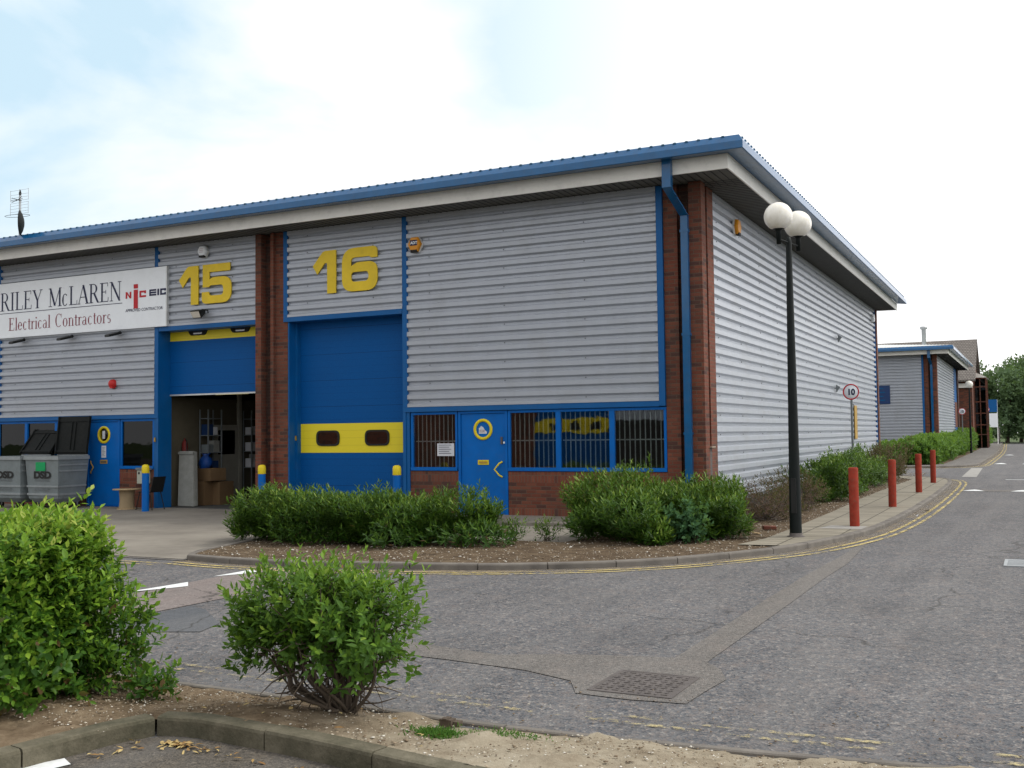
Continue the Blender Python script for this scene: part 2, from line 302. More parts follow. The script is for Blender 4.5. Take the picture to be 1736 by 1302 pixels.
# ------------------------------------------------------------------ mesh helpers
class MB:
    def __init__(s): s.v = []; s.f = []; s.sm = []
    def add(s, vs, fs, smooth=False):
        o = len(s.v); s.v += [tuple(v) for v in vs]; s.f += [tuple(i + o for i in f) for f in fs]; s.sm += [smooth] * len(fs); return s
    def box(s, x0, x1, y0, y1, z0, z1):
        vs = [(x, y, z) for x in (x0, x1) for y in (y0, y1) for z in (z0, z1)]
        return s.add(vs, [(0, 1, 3, 2), (4, 6, 7, 5), (0, 4, 5, 1), (2, 3, 7, 6), (0, 2, 6, 4), (1, 5, 7, 3)])
    def tube(s, pts, r, n=8, caps=True, smooth=True):
        pts = [Vector(p) for p in pts]; m = len(pts)
        rs = r if isinstance(r, (list, tuple)) else [r] * m
        vs = []; up = None
        for i, p in enumerate(pts):
            d = (pts[min(i + 1, m - 1)] - pts[max(i - 1, 0)]).normalized()
            if up is None: up = Vector((0, 0, 1)) if abs(d.z) < .9 else Vector((1, 0, 0))
            a = d.cross(up).normalized(); b = a.cross(d).normalized(); up = b
            for k in range(n):
                t = 2 * PI * k / n; vs.append(p + (a * math.cos(t) + b * math.sin(t)) * rs[i])
        fs = [(i * n + k, i * n + (k + 1) % n, (i + 1) * n + (k + 1) % n, (i + 1) * n + k) for i in range(m - 1) for k in range(n)]
        s.add(vs, fs, smooth)
        if caps: s.add(vs[:n], [tuple(range(n))][::1]); s.add(vs[-n:], [tuple(reversed(range(n)))])
        return s
    def lathe(s, prof, c=(0, 0, 0), n=24, axis='z', smooth=True):
        vs = []
        for r, h in prof:
            for k in range(n):
                t = 2 * PI * k / n; a, b = r * math.cos(t), r * math.sin(t)
                p = (a, b, h) if axis == 'z' else ((a, -h, b) if axis == 'y' else (h, a, b))
                vs.append((p[0] + c[0], p[1] + c[1], p[2] + c[2]))
        m = len(prof)
        fs = [(i * n + k, i * n + (k + 1) % n, (i + 1) * n + (k + 1) % n, (i + 1) * n + k) for i in range(m - 1) for k in range(n)]
        return s.add(vs, fs, smooth)
    def prism(s, poly, z0, z1):
        n = len(poly); vs = [(x, y, z0) for x, y in poly] + [(x, y, z1) for x, y in poly]
        return s.add(vs, [tuple(reversed(range(n))), tuple(range(n, 2 * n))] + [(i, (i + 1) % n, (i + 1) % n + n, i + n) for i in range(n)])
    def extr(s, prof, axis, a, b):
        """closed profile swept along x or y.  prof: (depth, z)"""
        n = len(prof)
        f = (lambda t, d, z: (t, d, z)) if axis == 'x' else (lambda t, d, z: (d, t, z))
        vs = [f(a, d, z) for d, z in prof] + [f(b, d, z) for d, z in prof]
        return s.add(vs, [tuple(reversed(range(n))), tuple(range(n, 2 * n))] + [(i, (i + 1) % n, (i + 1) % n + n, i + n) for i in range(n)])
    def build(s, name, mat, parent=None, bevel=0., fix=True):
        me = bpy.data.meshes.new(name); me.from_pydata(s.v, [], s.f); me.materials.append(mat)
        me.polygons.foreach_set('use_smooth', s.sm)
        if fix:
            bm = bmesh.new(); bm.from_mesh(me); bmesh.ops.recalc_face_normals(bm, faces=bm.faces)
            if bevel: bmesh.ops.bevel(bm, geom=[e for e in bm.edges if len(e.link_faces) == 2 and e.calc_face_angle(0) > .6], offset=bevel, segments=2, affect='EDGES', clamp_overlap=True)
            bm.to_mesh(me); bm.free()
        o = bpy.data.objects.new(name, me); C.objects.link(o)
        if parent: o.parent = parent; o.matrix_parent_inverse = Matrix.Translation(parent.location).inverted() if not parent.rotation_euler.z else parent_inv(parent)
        return o
def parent_inv(p):
    return (Matrix.Translation(p.location) @ p.rotation_euler.to_matrix().to_4x4()).inverted()
def tag(o, label=None, cat=None, group=None, kind=None):
    if label: o['label'] = label
    if cat: o['category'] = cat
    if group: o['group'] = group
    if kind: o['kind'] = kind
    return o
def empty(name, loc, label, cat, group=None):
    o = bpy.data.objects.new(name, None); o.location = loc; o.empty_display_size = .2; C.objects.link(o)
    return tag(o, label, cat, group)
def structure(o): o['kind'] = 'structure'; return o
def box(name, mat, parent, *a, bevel=0.): return MB().box(*a).build(name, mat, parent, bevel)
def dup(root, loc, label=None, rotz=None):
    r = root.copy(); C.objects.link(r); r.location = loc
    if rotz is not None: r.rotation_euler = (0, 0, rotz)
    if label: r['label'] = label
    for ch in list(root.children):
        c = ch.copy(); C.objects.link(c); c.parent = r
        for g in ch.children:
            d = g.copy(); C.objects.link(d); d.parent = c
    return r
def smooth_path(pts, n=6):
    out = []; P = [pts[0]] + list(pts) + [pts[-1]]
    for i in range(1, len(P) - 2):
        p0, p1, p2, p3 = [np.array(q, float) for q in P[i - 1:i + 3]]
        for k in range(n):
            t = k / n
            out.append(tuple(.5 * ((2 * p1) + (-p0 + p2) * t + (2 * p0 - 5 * p1 + 4 * p2 - p3) * t * t + (-p0 + 3 * p1 - 3 * p2 + p3) * t ** 3)))
    out.append(tuple(pts[-1])); return out
def offset(path, d):
    P = np.array(path, float); T = np.gradient(P, axis=0); T /= np.linalg.norm(T, axis=1)[:, None] + 1e-9
    N = np.stack([T[:, 1], -T[:, 0]], 1)          # to the right of travel
    return [tuple(p) for p in P + N * d]
def strip(name, path, d0, d1, z, mat):
    a = offset(path, d0); b = offset(path, d1); n = len(a)
    m = MB().add([(x, y, z) for x, y in a] + [(x, y, z) for x, y in b], [(i, i + 1, n + i + 1, n + i) for i in range(n - 1)])
    o = m.build(name, mat); 
    if o.data.polygons[0].normal.z < 0: o.data.flip_normals()
    return structure(o)
def sheet(name, poly, z, mat, kind='structure'):
    from mathutils.geometry import tessellate_polygon
    vs = [(x, y, z) for x, y in poly]; tr = tessellate_polygon([[Vector(v) for v in vs]])
    me = bpy.data.meshes.new(name); me.from_pydata(vs, [], [tuple(t) for t in tr]); me.materials.append(mat)
    bm = bmesh.new(); bm.from_mesh(me)
    for f in bm.faces:
        f.normal_update()
        if f.normal.z < 0: f.normal_flip()
    bm.to_mesh(me); bm.free()
    o = bpy.data.objects.new(name, me); C.objects.link(o); o['kind'] = kind; return o

# flat lettering ------------------------------------------------------------
def fillet(poly):
    """poly of (x,y) or (x,y,r): rounds the corners that carry r"""
    out = []; n = len(poly)
    for i, p in enumerate(poly):
        if len(p) < 3: out.append((p[0], p[1])); continue
        a = np.array(poly[i - 1][:2], float); b = np.array(p[:2], float); c = np.array(poly[(i + 1) % n][:2], float)
        r = p[2]; u = (a - b); v = (c - b); lu, lv = np.linalg.norm(u), np.linalg.norm(v); r = min(r, lu * .49, lv * .49)
        A = b + u / lu * r; B = b + v / lv * r
        for k in range(9):
            t = k / 8; out.append(tuple((1 - t) ** 2 * A + 2 * t * (1 - t) * b + t * t * B))
    return out
def shape(name, polys, mat, parent, origin, sx, sz, thick, facing='-y'):
    """2-D outlines (holes allowed) filled and extruded; origin = lower left on the wall plane"""
    cu = bpy.data.curves.new(name, 'CURVE'); cu.dimensions = '2D'; cu.fill_mode = 'BOTH'; cu.extrude = thick / 2
    for poly in polys:
        sp = cu.splines.new('POLY'); sp.points.add(len(poly) - 1); sp.use_cyclic_u = True
        for q, (x, y) in zip(sp.points, poly): q.co = (x * sx, y * sz, 0, 1)
    return curve_to(cu, name, mat, parent, origin, facing)
def curve_to(cu, name, mat, parent, origin, facing):
    tmp = bpy.data.objects.new('tmp', cu); C.objects.link(tmp)
    dg = bpy.context.evaluated_depsgraph_get(); me = bpy.data.meshes.new_from_object(tmp.evaluated_get(dg))
    bpy.data.objects.remove(tmp); bpy.data.curves.remove(cu)
    R = Matrix.Rotation(PI / 2, 4, 'X')
    if facing == '+x': R = Matrix.Rotation(PI / 2, 4, 'Z') @ R
    me.transform(Matrix.Translation(origin) @ R); me.name = name
    me.materials.clear(); me.materials.append(mat)
    o = bpy.data.objects.new(name, me); C.objects.link(o)
    if parent: o.parent = parent; o.matrix_parent_inverse = parent_inv(parent)
    return o
def text(name, s, mat, parent, origin, h, thick=.004, bold=0., xs=1., facing='-y', align='LEFT'):
    cu = bpy.data.curves.new(name, 'FONT'); cu.body = s; cu.size = h / .7; cu.extrude = thick / 2; cu.offset = bold; cu.align_x = align; cu.resolution_u = 4
    tmp = bpy.data.objects.new('tmp', cu); tmp.scale = (xs, 1, 1); C.objects.link(tmp)
    dg = bpy.context.evaluated_depsgraph_get(); me = bpy.data.meshes.new_from_object(tmp.evaluated_get(dg))
    bpy.data.objects.remove(tmp); bpy.data.curves.remove(cu)
    R = Matrix.Rotation(PI / 2, 4, 'X')
    if facing == '+x': R = Matrix.Rotation(PI / 2, 4, 'Z') @ R
    me.transform(Matrix.Translation(origin) @ R @ Matrix.Diagonal((xs, 1, 1, 1))); me.name = name
    me.materials.clear(); me.materials.append(mat)
    o = bpy.data.objects.new(name, me); C.objects.link(o)
    if parent: o.parent = parent; o.matrix_parent_inverse = parent_inv(parent)
    return o
# serif letters: strokes with thick stems and thin hairlines, height 1 = capital
TK, TN, SF = .105, .038, .035
def seg(x0, y0, x1, y1, w):
    dx, dy = x1 - x0, y1 - y0; l = math.hypot(dx, dy)
    if abs(dy) > abs(dx) * .2: return [(x0 - w / 2, y0), (x0 + w / 2, y0), (x1 + w / 2, y1), (x1 - w / 2, y1)]
    return [(x0, y0 - w / 2), (x1, y1 - w / 2), (x1, y1 + w / 2), (x0, y0 + w / 2)]
def ser(x, y, w=.26): return [(x - w / 2, y - SF / 2), (x + w / 2, y - SF / 2), (x + w / 2, y + SF / 2), (x - w / 2, y + SF / 2)]
def arc(cx, cy, rx, ry, a0, a1, thick=TK, thin=TN, n=14):
    o = []; i = []
    for k in range(n + 1):
        a = math.radians(a0 + (a1 - a0) * k / n); w = thin + (thick - thin) * abs(math.cos(a)) ** 1.5
        c, s = math.cos(a), math.sin(a); o.append((cx + rx * c, cy + ry * s)); i.append((cx + (rx - w) * c, cy + (ry - thin - (w - thin) * .15) * s))
    return o + i[::-1]
xh = .62
GL = {
 'R': (.72, [seg(.16, 0, .16, 1, TK), ser(.16, .018, .3), seg(.03, .98, .34, .98, SF), arc(.30, .745, .27, .255, -90, 90), seg(.16, .98, .33, .98, TN), seg(.16, .51, .33, .51, TN), seg(.36, .51, .63, 0, .12), ser(.66, .018, .16)]),
 'I': (.36, [seg(.18, 0, .18, 1, TK), ser(.18, .018, .28), ser(.18, .982, .28)]),
 'L': (.62, [seg(.17, 0, .17, 1, TK), ser(.17, .982, .28), seg(.03, .02, .56, .02, TN), seg(.555, 0, .575, .24, .03)]),
 'E': (.66, [seg(.17, 0, .17, 1, TK), seg(.03, .02, .57, .02, TN), seg(.03, .98, .55, .98, TN), seg(.17, .52, .42, .52, TN), seg(.565, 0, .585, .23, .03), seg(.545, 1, .545, .80, .03), seg(.42, .42, .42, .62, .03)]),
 'Y': (.72, [seg(.36, 0, .36, .45, TK), ser(.36, .018, .26), seg(.10, 1, .36, .42, .12), seg(.63, 1, .38, .42, .04), ser(.11, .982, .24), ser(.62, .982, .2)]),
 'M': (.92, [seg(.14, 0, .14, 1, .04), seg(.80, 0, .80, 1, TK), seg(.14, 1, .46, .05, .12), seg(.80, 1, .46, .05, .04), ser(.14, .018, .24), ser(.80, .018, .26), seg(.02, .98, .2, .98, SF), seg(.74, .98, .93, .98, SF)]),
 'A': (.74, [seg(.07, 0, .37, 1, .04), seg(.65, 0, .37, 1, .12), seg(.18, .36, .54, .36, TN), ser(.08, .018, .2), ser(.64, .018, .26)]),
 'N': (.80, [seg(.13, 0, .13, 1, .04), seg(.66, 0, .66, 1, .04), seg(.13, 1, .66, 0, .12), ser(.13, .018, .22), seg(.01, .98, .2, .98, SF), ser(.66, .982, .24)]),
 'C': (.72, [arc(.37, .5, .32, .52, 50, 310), seg(.60, .72, .60, 1., .03)]),
 'c': (.50, [arc(.25, .31, .20, .33, 45, 315, .095)]),
 'l': (.26, [seg(.13, 0, .13, 1, .095), ser(.13, .015, .22), seg(.03, .98, .13, .98, .03)]),
 'e': (.50, [arc(.25, .31, .20, .33, 0, 325, .095), seg(.08, .33, .43, .33, .035)]),
 't': (.32, [seg(.15, .02, .15, .82, .09), seg(.02, .61, .29, .61, .035), arc(.23, .10, .12, .12, 180, 320, .06)]),
 'r': (.40, [seg(.13, 0, .13, xh, .09), ser(.13, .015, .22), seg(.03, .60, .13, .60, .03), arc(.27, .42, .13, .21, 40, 170, .06)]),
 'i': (.26, [seg(.13, 0, .13, xh, .095), ser(.13, .015, .22), seg(.03, .60, .13, .60, .03), arc(.13, .86, .065, .065, 0, 360, .06, .06)]),
 'a': (.50, [seg(.34, .03, .34, .46, .09), arc(.21, .44, .17, .2, 0, 150, .06), arc(.20, .17, .17, .19, 60, 360, .085), seg(.34, .03, .46, .03, .03)]),
 'o': (.54, [arc(.26, .31, .22, .33, 0, 180, .1), arc(.26, .31, .22, .33, 180, 360, .1)]),
 'n': (.58, [seg(.13, 0, .13, xh, .09), seg(.43, 0, .43, .42, .09), arc(.28, .40, .195, .235, 0, 150, .08), ser(.13, .015, .2), ser(.43, .015, .2), seg(.03, .60, .13, .60, .03)]),
 's': (.42, [arc(.20, .45, .145, .19, 40, 270, .07), arc(.20, .165, .15, .185, -140, 90, .08)]),
 ' ': (.42, [])}
def serif(name, s, mat, parent, origin, width, h, thick=.004):
    adv = sum(GL[c][0] for c in s); k = width / adv; x = 0; m = MB()
    for c in s:
        for poly in GL[c][1]:
            n = len(poly); lay = thick * (.6 + .4 * random.random())
            p = [(origin[0] + (x + a) * k, origin[2] + b * h) for a, b in poly]
            if n > 4:       # ring segment as quads
                hh = n // 2
                for q in range(hh - 1):
                    quad = [p[q], p[q + 1], p[n - 2 - q], p[n - 1 - q]]
                    m.add([(a, origin[1] - lay, b) for a, b in quad], [(0, 1, 2, 3)])
            else: m.add([(a, origin[1] - lay, b) for a, b in p], [(0, 1, 2, 3)])
        x += GL[c][0]
    return m.build(name, mat, parent)
# ------------------------------------------------------------------ buildings
ZW = 6.6
def clad(parent, axis, a, b, z0, z1, plane, out, screws=True, label=None):
    """horizontal trapezoidal sheeting; plane = wall plane, out = +-1 outward direction"""
    P = .1975; prof = []
    z = z1; 
    while z > z0 + .002:
        for d, dz in ((.066, .0), (.066, .086), (.004, .122), (.004, .168), (.066, P)):
            zz = z - dz
            if dz == P: continue
            prof.append((d, max(zz, z0)))
        z -= P
        if z <= z0: break
    prof.append((.066 if z > z0 else prof[-1][0], z0))
    n = len(prof); A = lambda t, d, zz: (t, plane + out * d, zz) if axis == 'x' else (plane + out * d, t, zz)
    m = MB(); m.add([A(a, d, q) for d, q in prof] + [A(b, d, q) for d, q in prof], [(i, i + 1, n + i + 1, n + i) for i in range(n - 1)])
    nf = len(m.f)
    if screws:
        k = 0; z = z1 - .145
        while z > z0 + .03:
            if k % 2 == 0:
                s = a + .55
                while s < b - .2:
                    p0, p1 = s - .008, s + .008
                    lo, hi = sorted((plane + out * .004, plane + out * .018))
                    if axis == 'x': m.box(p0, p1, lo, hi, z - .008, z + .008)
                    else: m.box(lo, hi, p0, p1, z - .008, z + .008)
                    s += 1.83
            z -= P; k += 1
    o = m.build('cladding_panel', M['clad'], parent, fix=False); o.data.materials.append(M['black'])
    for p in o.data.polygons[nf:]: p.material_index = 1
    # outer face towards -y / +x whatever: principled is two sided
    return o

def sweep(name, mat, parent, prof, xl, xc, yf, yb, closed=True, smooth=False):
    n = len(prof); vs = []
    for st in range(3):
        for d, z in prof:
            vs.append(((xl, yf - d, z), (xc + d, yf - d, z), (xc + d, yb, z))[st])
    fs = [(s * n + i, s * n + (i + 1) % n, (s + 1) * n + (i + 1) % n, (s + 1) * n + i) for s in range(2) for i in range(n if closed else n - 1)]
    m = MB().add(vs, fs)
    if closed: m.add(vs[:n], [tuple(range(n))]); m.add(vs[-n:], [tuple(reversed(range(n)))])
    return m.build(name, mat, parent)

def eaves(b, xl, xc, yf, yb, pitch=.105):
    sweep('fascia', M['fascia'], b, [(.85, 6.55), (.88, 6.55), (.88, 6.825), (.85, 6.825)], xl, xc, yf, yb)
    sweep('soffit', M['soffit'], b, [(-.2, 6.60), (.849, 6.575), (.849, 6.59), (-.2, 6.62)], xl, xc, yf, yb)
    # board joints under the eaves
    m = MB(); x = xl + .1
    while x < xc + .8: m.box(x, x + .012, yf - .848, yf - .02 if x < xc else yf + .6, 6.567, 6.574); x += .15
    y = yf + .1
    while y < yb: m.box(xc + .02, xc + .848, y, y + .012, 6.567, 6.574); y += .15
    m.build('soffit_joint', M['black'], b)['kind'] = 'stuff'
    sweep('gutter', M['blue_gutter'], b, [(.882, 6.83), (1.235, 6.79), (1.25, 6.80), (1.25, 6.93), (1.165, 7.06), (1.145, 7.06), (1.12, 7.0), (.95, 6.97), (.882, 7.0)], xl, xc, yf, yb)
    # roof: hipped, low pitch, with ribs running up the slope
    e = 1.16; z0 = 7.045; D = (yb + e) - (yf - e); h = D / 2
    A, B, Cc, Dd = (xl, yf - e, z0), (xc + e, yf - e, z0), (xc + e, yb, z0), (xl, yb, z0)
    ridge = z0 + h * pitch; ym = (yf + yb) / 2
    R0, R1 = (xl, ym, ridge), (xc + e - h, ym, ridge)
    m = MB().add([A, B, R1, R0, Cc, Dd], [(0, 1, 2, 3), (1, 4, 2), (4, 5, 3, 2), (0, 3, 5)]); m.add([A, B, Cc, Dd], [(0, 3, 2, 1)])
    x = xl + .1
    while x < xc + e - .1:
        L = min(h, xc + e - x) * .98
        m.add([(x + a, yf - e - .03 + t * L, z0 + t * L * pitch + q) for t in (0, 1) for a, q in ((-.035, -.01), (-.02, .020), (.02, .020), (.035, -.01))], [(0, 1, 2, 3), (0, 4, 5, 1), (1, 5, 6, 2), (2, 6, 7, 3), (7, 6, 5, 4)])
        x += .225
    y = yf - e + .2
    while y < yb - .1:
        L = min(h, y - (yf - e), yb - y + .3) * .98
        m.add([(xc + e + .03 - t * L, y + a, z0 + t * L * pitch + q) for t in (0, 1) for a, q in ((-.035, -.01), (-.02, .020), (.02, .020), (.035, -.01))], [(0, 1, 2, 3), (0, 4, 5, 1), (1, 5, 6, 2), (2, 6, 7, 3), (7, 6, 5, 4)])
        y += .225
    m.build('roof', M['roofdark'] if yf < 10 else M['roofsheet'], b)

def pipe(b, xc, yf):
    m = MB(); w = .075
    def leg(p, q, wx=.07, wy=.05):
        p, q = Vector(p), Vector(q); vs = []
        for c in (p, q):
            for a, d in ((-wx, -wy), (wx, -wy), (wx, wy), (-wx, wy)): vs.append((c.x + a, c.y + d, c.z))
        m.add(vs, [(0, 1, 2, 3), (7, 6, 5, 4)] + [(i, (i + 1) % 4, (i + 1) % 4 + 4, i + 4) for i in range(4)])
    leg((xc - .25, yf - .96, 6.30), (xc - .25, yf - .96, 6.82), .085, .06)
    leg((xc - .25, yf - .96, 6.30), (xc - .19, yf - .12, 5.92), .08, .06)
    leg((xc - .19, yf - .12, .05), (xc - .19, yf - .12, 5.92))
    for z in (5.6, 3.6, 1.7): m.box(xc - .275, xc - .105, yf - .175, yf - .06, z, z + .05)
    m.build('downpipe', M['blue_gutter'], b)

def corner(b, xc, yf, z1=ZW - .02, zs=True):
    br = M['brick']
    box('brick_pier', br, b, xc - .66, xc - .38, yf, yf + .3, 0, z1)
    box('pier_recess', M['brick_stain_shade'], b, xc - .38, xc - .12, yf + .09, yf + .3, 0, z1)
    box('brick_pier', br, b, xc - .12, xc + .13, yf - .08, yf + .20, 0, z1)
    box('pier_recess', M['brick_stain_shade'], b, xc - .12, xc + .02, yf + .20, yf + .42, 0, z1)
    box('brick_pier', M['brick_clean'], b, xc - .12, xc + .10, yf + .42, yf + .84, 0, z1)
    pipe(b, xc, yf)

def security_window(b, x0, x1, z0, z1, mull=(), bars=True, y=0., glass='glass'):
    f = MB(); w = .055; fy0, fy1 = y - .01, y + .07
    f.box(x0, x1, fy0, fy1, z1 - w, z1); f.box(x0, x1, fy0 - .02, fy1, z0, z0 + w + .02)
    xs = [x0] + list(mull) + [x1]
    f.box(x0, x0 + w, fy0, fy1, z0 + w + .02, z1 - w); f.box(x1 - w, x1, fy0, fy1, z0 + w + .02, z1 - w)
    for q in mull: f.box(q - w, q + w, fy0 - .004, fy1, z0 + w + .02, z1 - w)
    o = f.build('window', M['blue_door'], b, .004)
    for i in range(len(xs) - 1):
        a, c = xs[i] + w, xs[i + 1] - w
        p = box('pane', M[glass], o, a + .001, c - .001, y + .03, y + .036, z0 + w + .021, z1 - w - .001)
        if bars:
            m = MB(); t = a + .07
            while t < c - .03: m.tube([(t, y + .10, z0 + .03), (t, y + .10, z1 - .02)], .012, 6); t += .108
            m.box(a, c, y + .112, y + .118, (z0 + z1) / 2 - .012, (z0 + z1) / 2 + .012)
            m.build('security_bars', M['white_bar'], o)
    return o

def ring(name, mat, parent, cx, cz, y, r0, r1, t=.02, n=40, sx=1.):
    m = MB(); pr = [(r0, 0), (r0, t), ((r0 + r1) / 2, t * 1.5), (r1, t), (r1, 0)]
    m.lathe(pr, (cx, y, cz), n, 'y'); o = m.build(name, mat, parent); return o

def personnel_door(b, x0, x1, z1, hinge, blank):
    fr = MB(); fr.box(x0, x0 + .06, -.015, .09, .02, z1).box(x1 - .06, x1, -.015, .09, .02, z1).box(x0 + .06, x1 - .06, -.015, .09, z1 - .05, z1)
    fr.box(x0 + .06, x1 - .06, -.03, .09, .02, .035)
    fr.build('door_frame', M['blue_door'], b, .003)
    a, c = x0 + .065, x1 - .065; cx = (a + c) / 2
    d = MB().box(a, c, .012, .06, .04, z1 - .055).build('door', M['blue_door'], b, .004)
    rc = cx + .005
    ring('porthole_ring', M['yellow'], d, rc, 1.86, .012, .165, .225, .018)
    if blank:
        shape('torn_notice', [[(0, 0), (.19, 0), (.19, .04), (.14, .08), (.10, .14), (.05, .165), (.02, .12), (0, .13)]], M['paper'], d, (rc - .10, .008, 1.77), 1, 1, .002)
        text('notice_lettering', 'NO COLD\nCALLING', M['maroon'], d, (rc - .09, .005, 1.83), .022, .001)
    else:
        MB().lathe([(0, 0), (.165, 0), (.165, .01), (0, .01)], (rc, .012, 1.86), 32, 'y').build('porthole_glass', M['glass_dark'], d)
        box('notice', M['paper'], d, rc - .045, rc + .045, -.002, .001, 1.76, 1.96)
        box('notice', M['paper'], d, rc - .085, rc + .08, .007, .0095, 1.27, 1.58)
        m = MB()
        for q in range(7): m.box(rc - .06, rc + .055 - .02 * (q % 3), .0055, .0065, 1.53 - q * .036, 1.538 - q * .036)
        m.build('notice_lettering', M['navy'], d)
    lm = M['yellow'] if blank else M['tan']
    lb = MB().box(rc - .13, rc + .13, .0, .012, 1.115, 1.215).build('letterbox', lm, d, .003)
    box('letterbox_flap', M['tan'] if blank else M['iron'], lb, rc - .10, rc + .10, -.004, -.0005, 1.14, 1.185)
    hx = (c - .07) if hinge > 0 else (a + .07); s = -hinge
    MB().tube([(hx, .0, .86), (hx + s * .05, -.05, .90), (hx + s * .155, -.06, 1.02), (hx + s * .05, -.05, 1.14), (hx, .0, 1.18)], .017, 10).build('handle', M['yellow'] if blank else M['tan'], d)
    if blank:
        box('lock', M['iron'], d, c - .10, c - .055, -.012, .011, 1.545, 1.70)
        box('keypad', M['white'], d, c - .035, c + .0, -.01, .011, 1.56, 1.60)
    return d

def unit(b, sg, off, n, detailed=True):
    X = lambda x: x * sg + off
    def bx(name, mat, x0, x1, *r, bevel=0., parent=b):
        a, c = sorted((X(x0), X(x1))); return box(name, mat, parent, a, c, *r, bevel=bevel)
    tr = M['blue_trim']
    # cladding panels
    for x0, x1, z0 in ((-9.85, -6.67, 4.55), (-6.55, -.79, 2.37)):
        a, c = sorted((X(x0), X(x1))); clad(b, 'x', a, c, z0, ZW - .02, 0., -1)
        bx('wall', M['dark'], x0, x1, .02, .28, z0 - .02, ZW)
    # blue trims
    bx('corner_trim', tr, -9.97, -9.85, -.055, -.022, 4.445, ZW - .02)
    bx('corner_trim', tr, -6.67, -6.55, -.06, .02, 2.37, ZW - .02)
    bx('corner_trim', tr, -.79, -.665, -.06, .02, 2.27, ZW - .02)
    bx('lintel_trim', tr, -9.848, -6.682, -.062, .36, 4.44, 4.55)
    bx('lintel_trim', tr, -6.67, -.793, -.058, .10, 2.26, 2.368)
    bx('door_jamb', M['blue_trim'], -6.678, -6.605, -.052, .40, 0.01, 4.438)
    bx('door_jamb', M['blue_trim'], -6.603, -6.52, -.03, .06, 0.01, 2.257)
    bx('door_guide', M['blue_trim'], -9.868, -9.78, .22, .40, 0.01, 4.438)
    bx('door_jamb', M['blue_trim'], -9.869, -9.835, -.012, .2198, 0.01, 4.436)
    # low brick walls
    for x0, x1 in ((-6.55, -5.30), (-4.12, -.66)):
        bx('brick_wall', M['brick'], x0, x1, .0, .28, .225, .75)
        bx('brick_wall', M['soldier'], x0, x1, .0, .28, .0, .225)
        bx('brick_sill', M['soldier'], x0, x1, -.004, .28, .75, .975)
    # windows and door
    security_window(b, *sorted((X(-6.50), X(-5.33))), .985, 2.25, bars=(n == 16), glass='glass' if n == 16 else 'glass_dark')
    security_window(b, *sorted((X(-4.12), X(-.665))), .985, 2.25, mull=sorted((X(-2.97), X(-1.80))), bars=(n == 16), glass='glass' if n == 16 else 'glass_dark')
    d = personnel_door(b, *sorted((X(-5.31), X(-4.13))), 2.25, 1 if sg > 0 else -1, n == 16)

def roller(b, x0, x1, zb, windows, n):
    y0, y1 = .35, .40; top = 4.46
    bz0 = 1.37 + zb; bz1 = 2.05 + zb
    d = MB(); d.box(x0, x1, y0, y1, zb + .02, min(bz0, top))
    if bz1 < top: d.box(x0, x1, y0, y1, bz1, top)
    o = d.build('roller_door', M['roller'], b)
    zt = min(bz1, top); box('yellow_band', M['roller_y'], o, x0, x1, y0 - .003, y1, bz0 + .001, zt - .001)
    zc = (bz0 + bz1) / 2
    for cx in windows:
        w, h = .66, .36
        if zb > .5:      # raised door: only the foot of each vision window shows under the lintel
            pts = fillet([(-.32, .12), (-.25, .0, .06), (.25, .0, .06), (.32, .12)])
            fr = shape('vision_window', [pts], M['rubber'], o, (cx, y0 - .014, 4.325), 1, 1, .022)
            shape('vision_panel', [[(-.13, .03), (.13, .03), (.17, .10), (-.17, .10)]], M['vision'], fr, (cx, y0 - .028, 4.325), 1, 1, .004)
            continue
        pts = fillet([(-w / 2, -h / 2, .14), (w / 2, -h / 2, .14), (w / 2, h / 2, .14), (-w / 2, h / 2, .14)])
        inn = [(x * .86, y * .78) for x, y in pts]
        fr = shape('vision_window', [pts, inn], M['rubber'], o, (cx, y0 - .014, zc), 1, 1, .022)
        shape('vision_panel', [inn], M['vision'], fr, (cx, y0 - .008, zc), 1, 1, .004)
    if zb > .5: box('bottom_seal', M['alu'], o, x0, x1, y0 - .012, y1, zb - .02, zb + .018)
    return o

wh = empty('warehouse', (-10.3, 0, 0), 'long silver clad terrace with blue eaves and brick piers, numbered 15 and 16', 'warehouse')
unit(wh, 1, 0., 16); unit(wh, -1, -20.6, 15); unit(wh, 1, -20.6, 14)
corner(wh, 0., 0.)
for xc in (-10.3, -30.9):
    box('brick_pier', M['brick_clean'], wh, xc - .47, xc - .30, -.10, .3, 0, ZW - .02)
    box('pier_recess', M['brick_stain_shade'], wh, xc - .30, xc - .02, .08, .3, 0, ZW - .02)
    box('brick_pier', M['brick'], wh, xc - .02, xc + .43, -.02, .3, 0, ZW - .02)
    box('brick_pier', M['brick_clean'], wh, xc - .02, xc + .07, -.1, -.0205, 0, ZW - .02)
for x0, x1 in ((-20.6 - .66, -20.6 - .25), (-20.6 + .25, -20.6 + .66)): box('brick_pier', M['brick'], wh, x0, x1, -.0, .3, 0, ZW - .02)
box('pier_recess', M['brick_stain_shade'], wh, -20.85, -20.35, .09, .3, 0, ZW - .02)
roller(wh, -9.86, -6.67, 0., (-8.99, -7.62), 16)
roller(wh, -13.93, -10.77, 2.84, (-12.98, -11.61), 15)
roller(wh, -30.46, -27.27, 0., (-29.6, -28.2), 14)
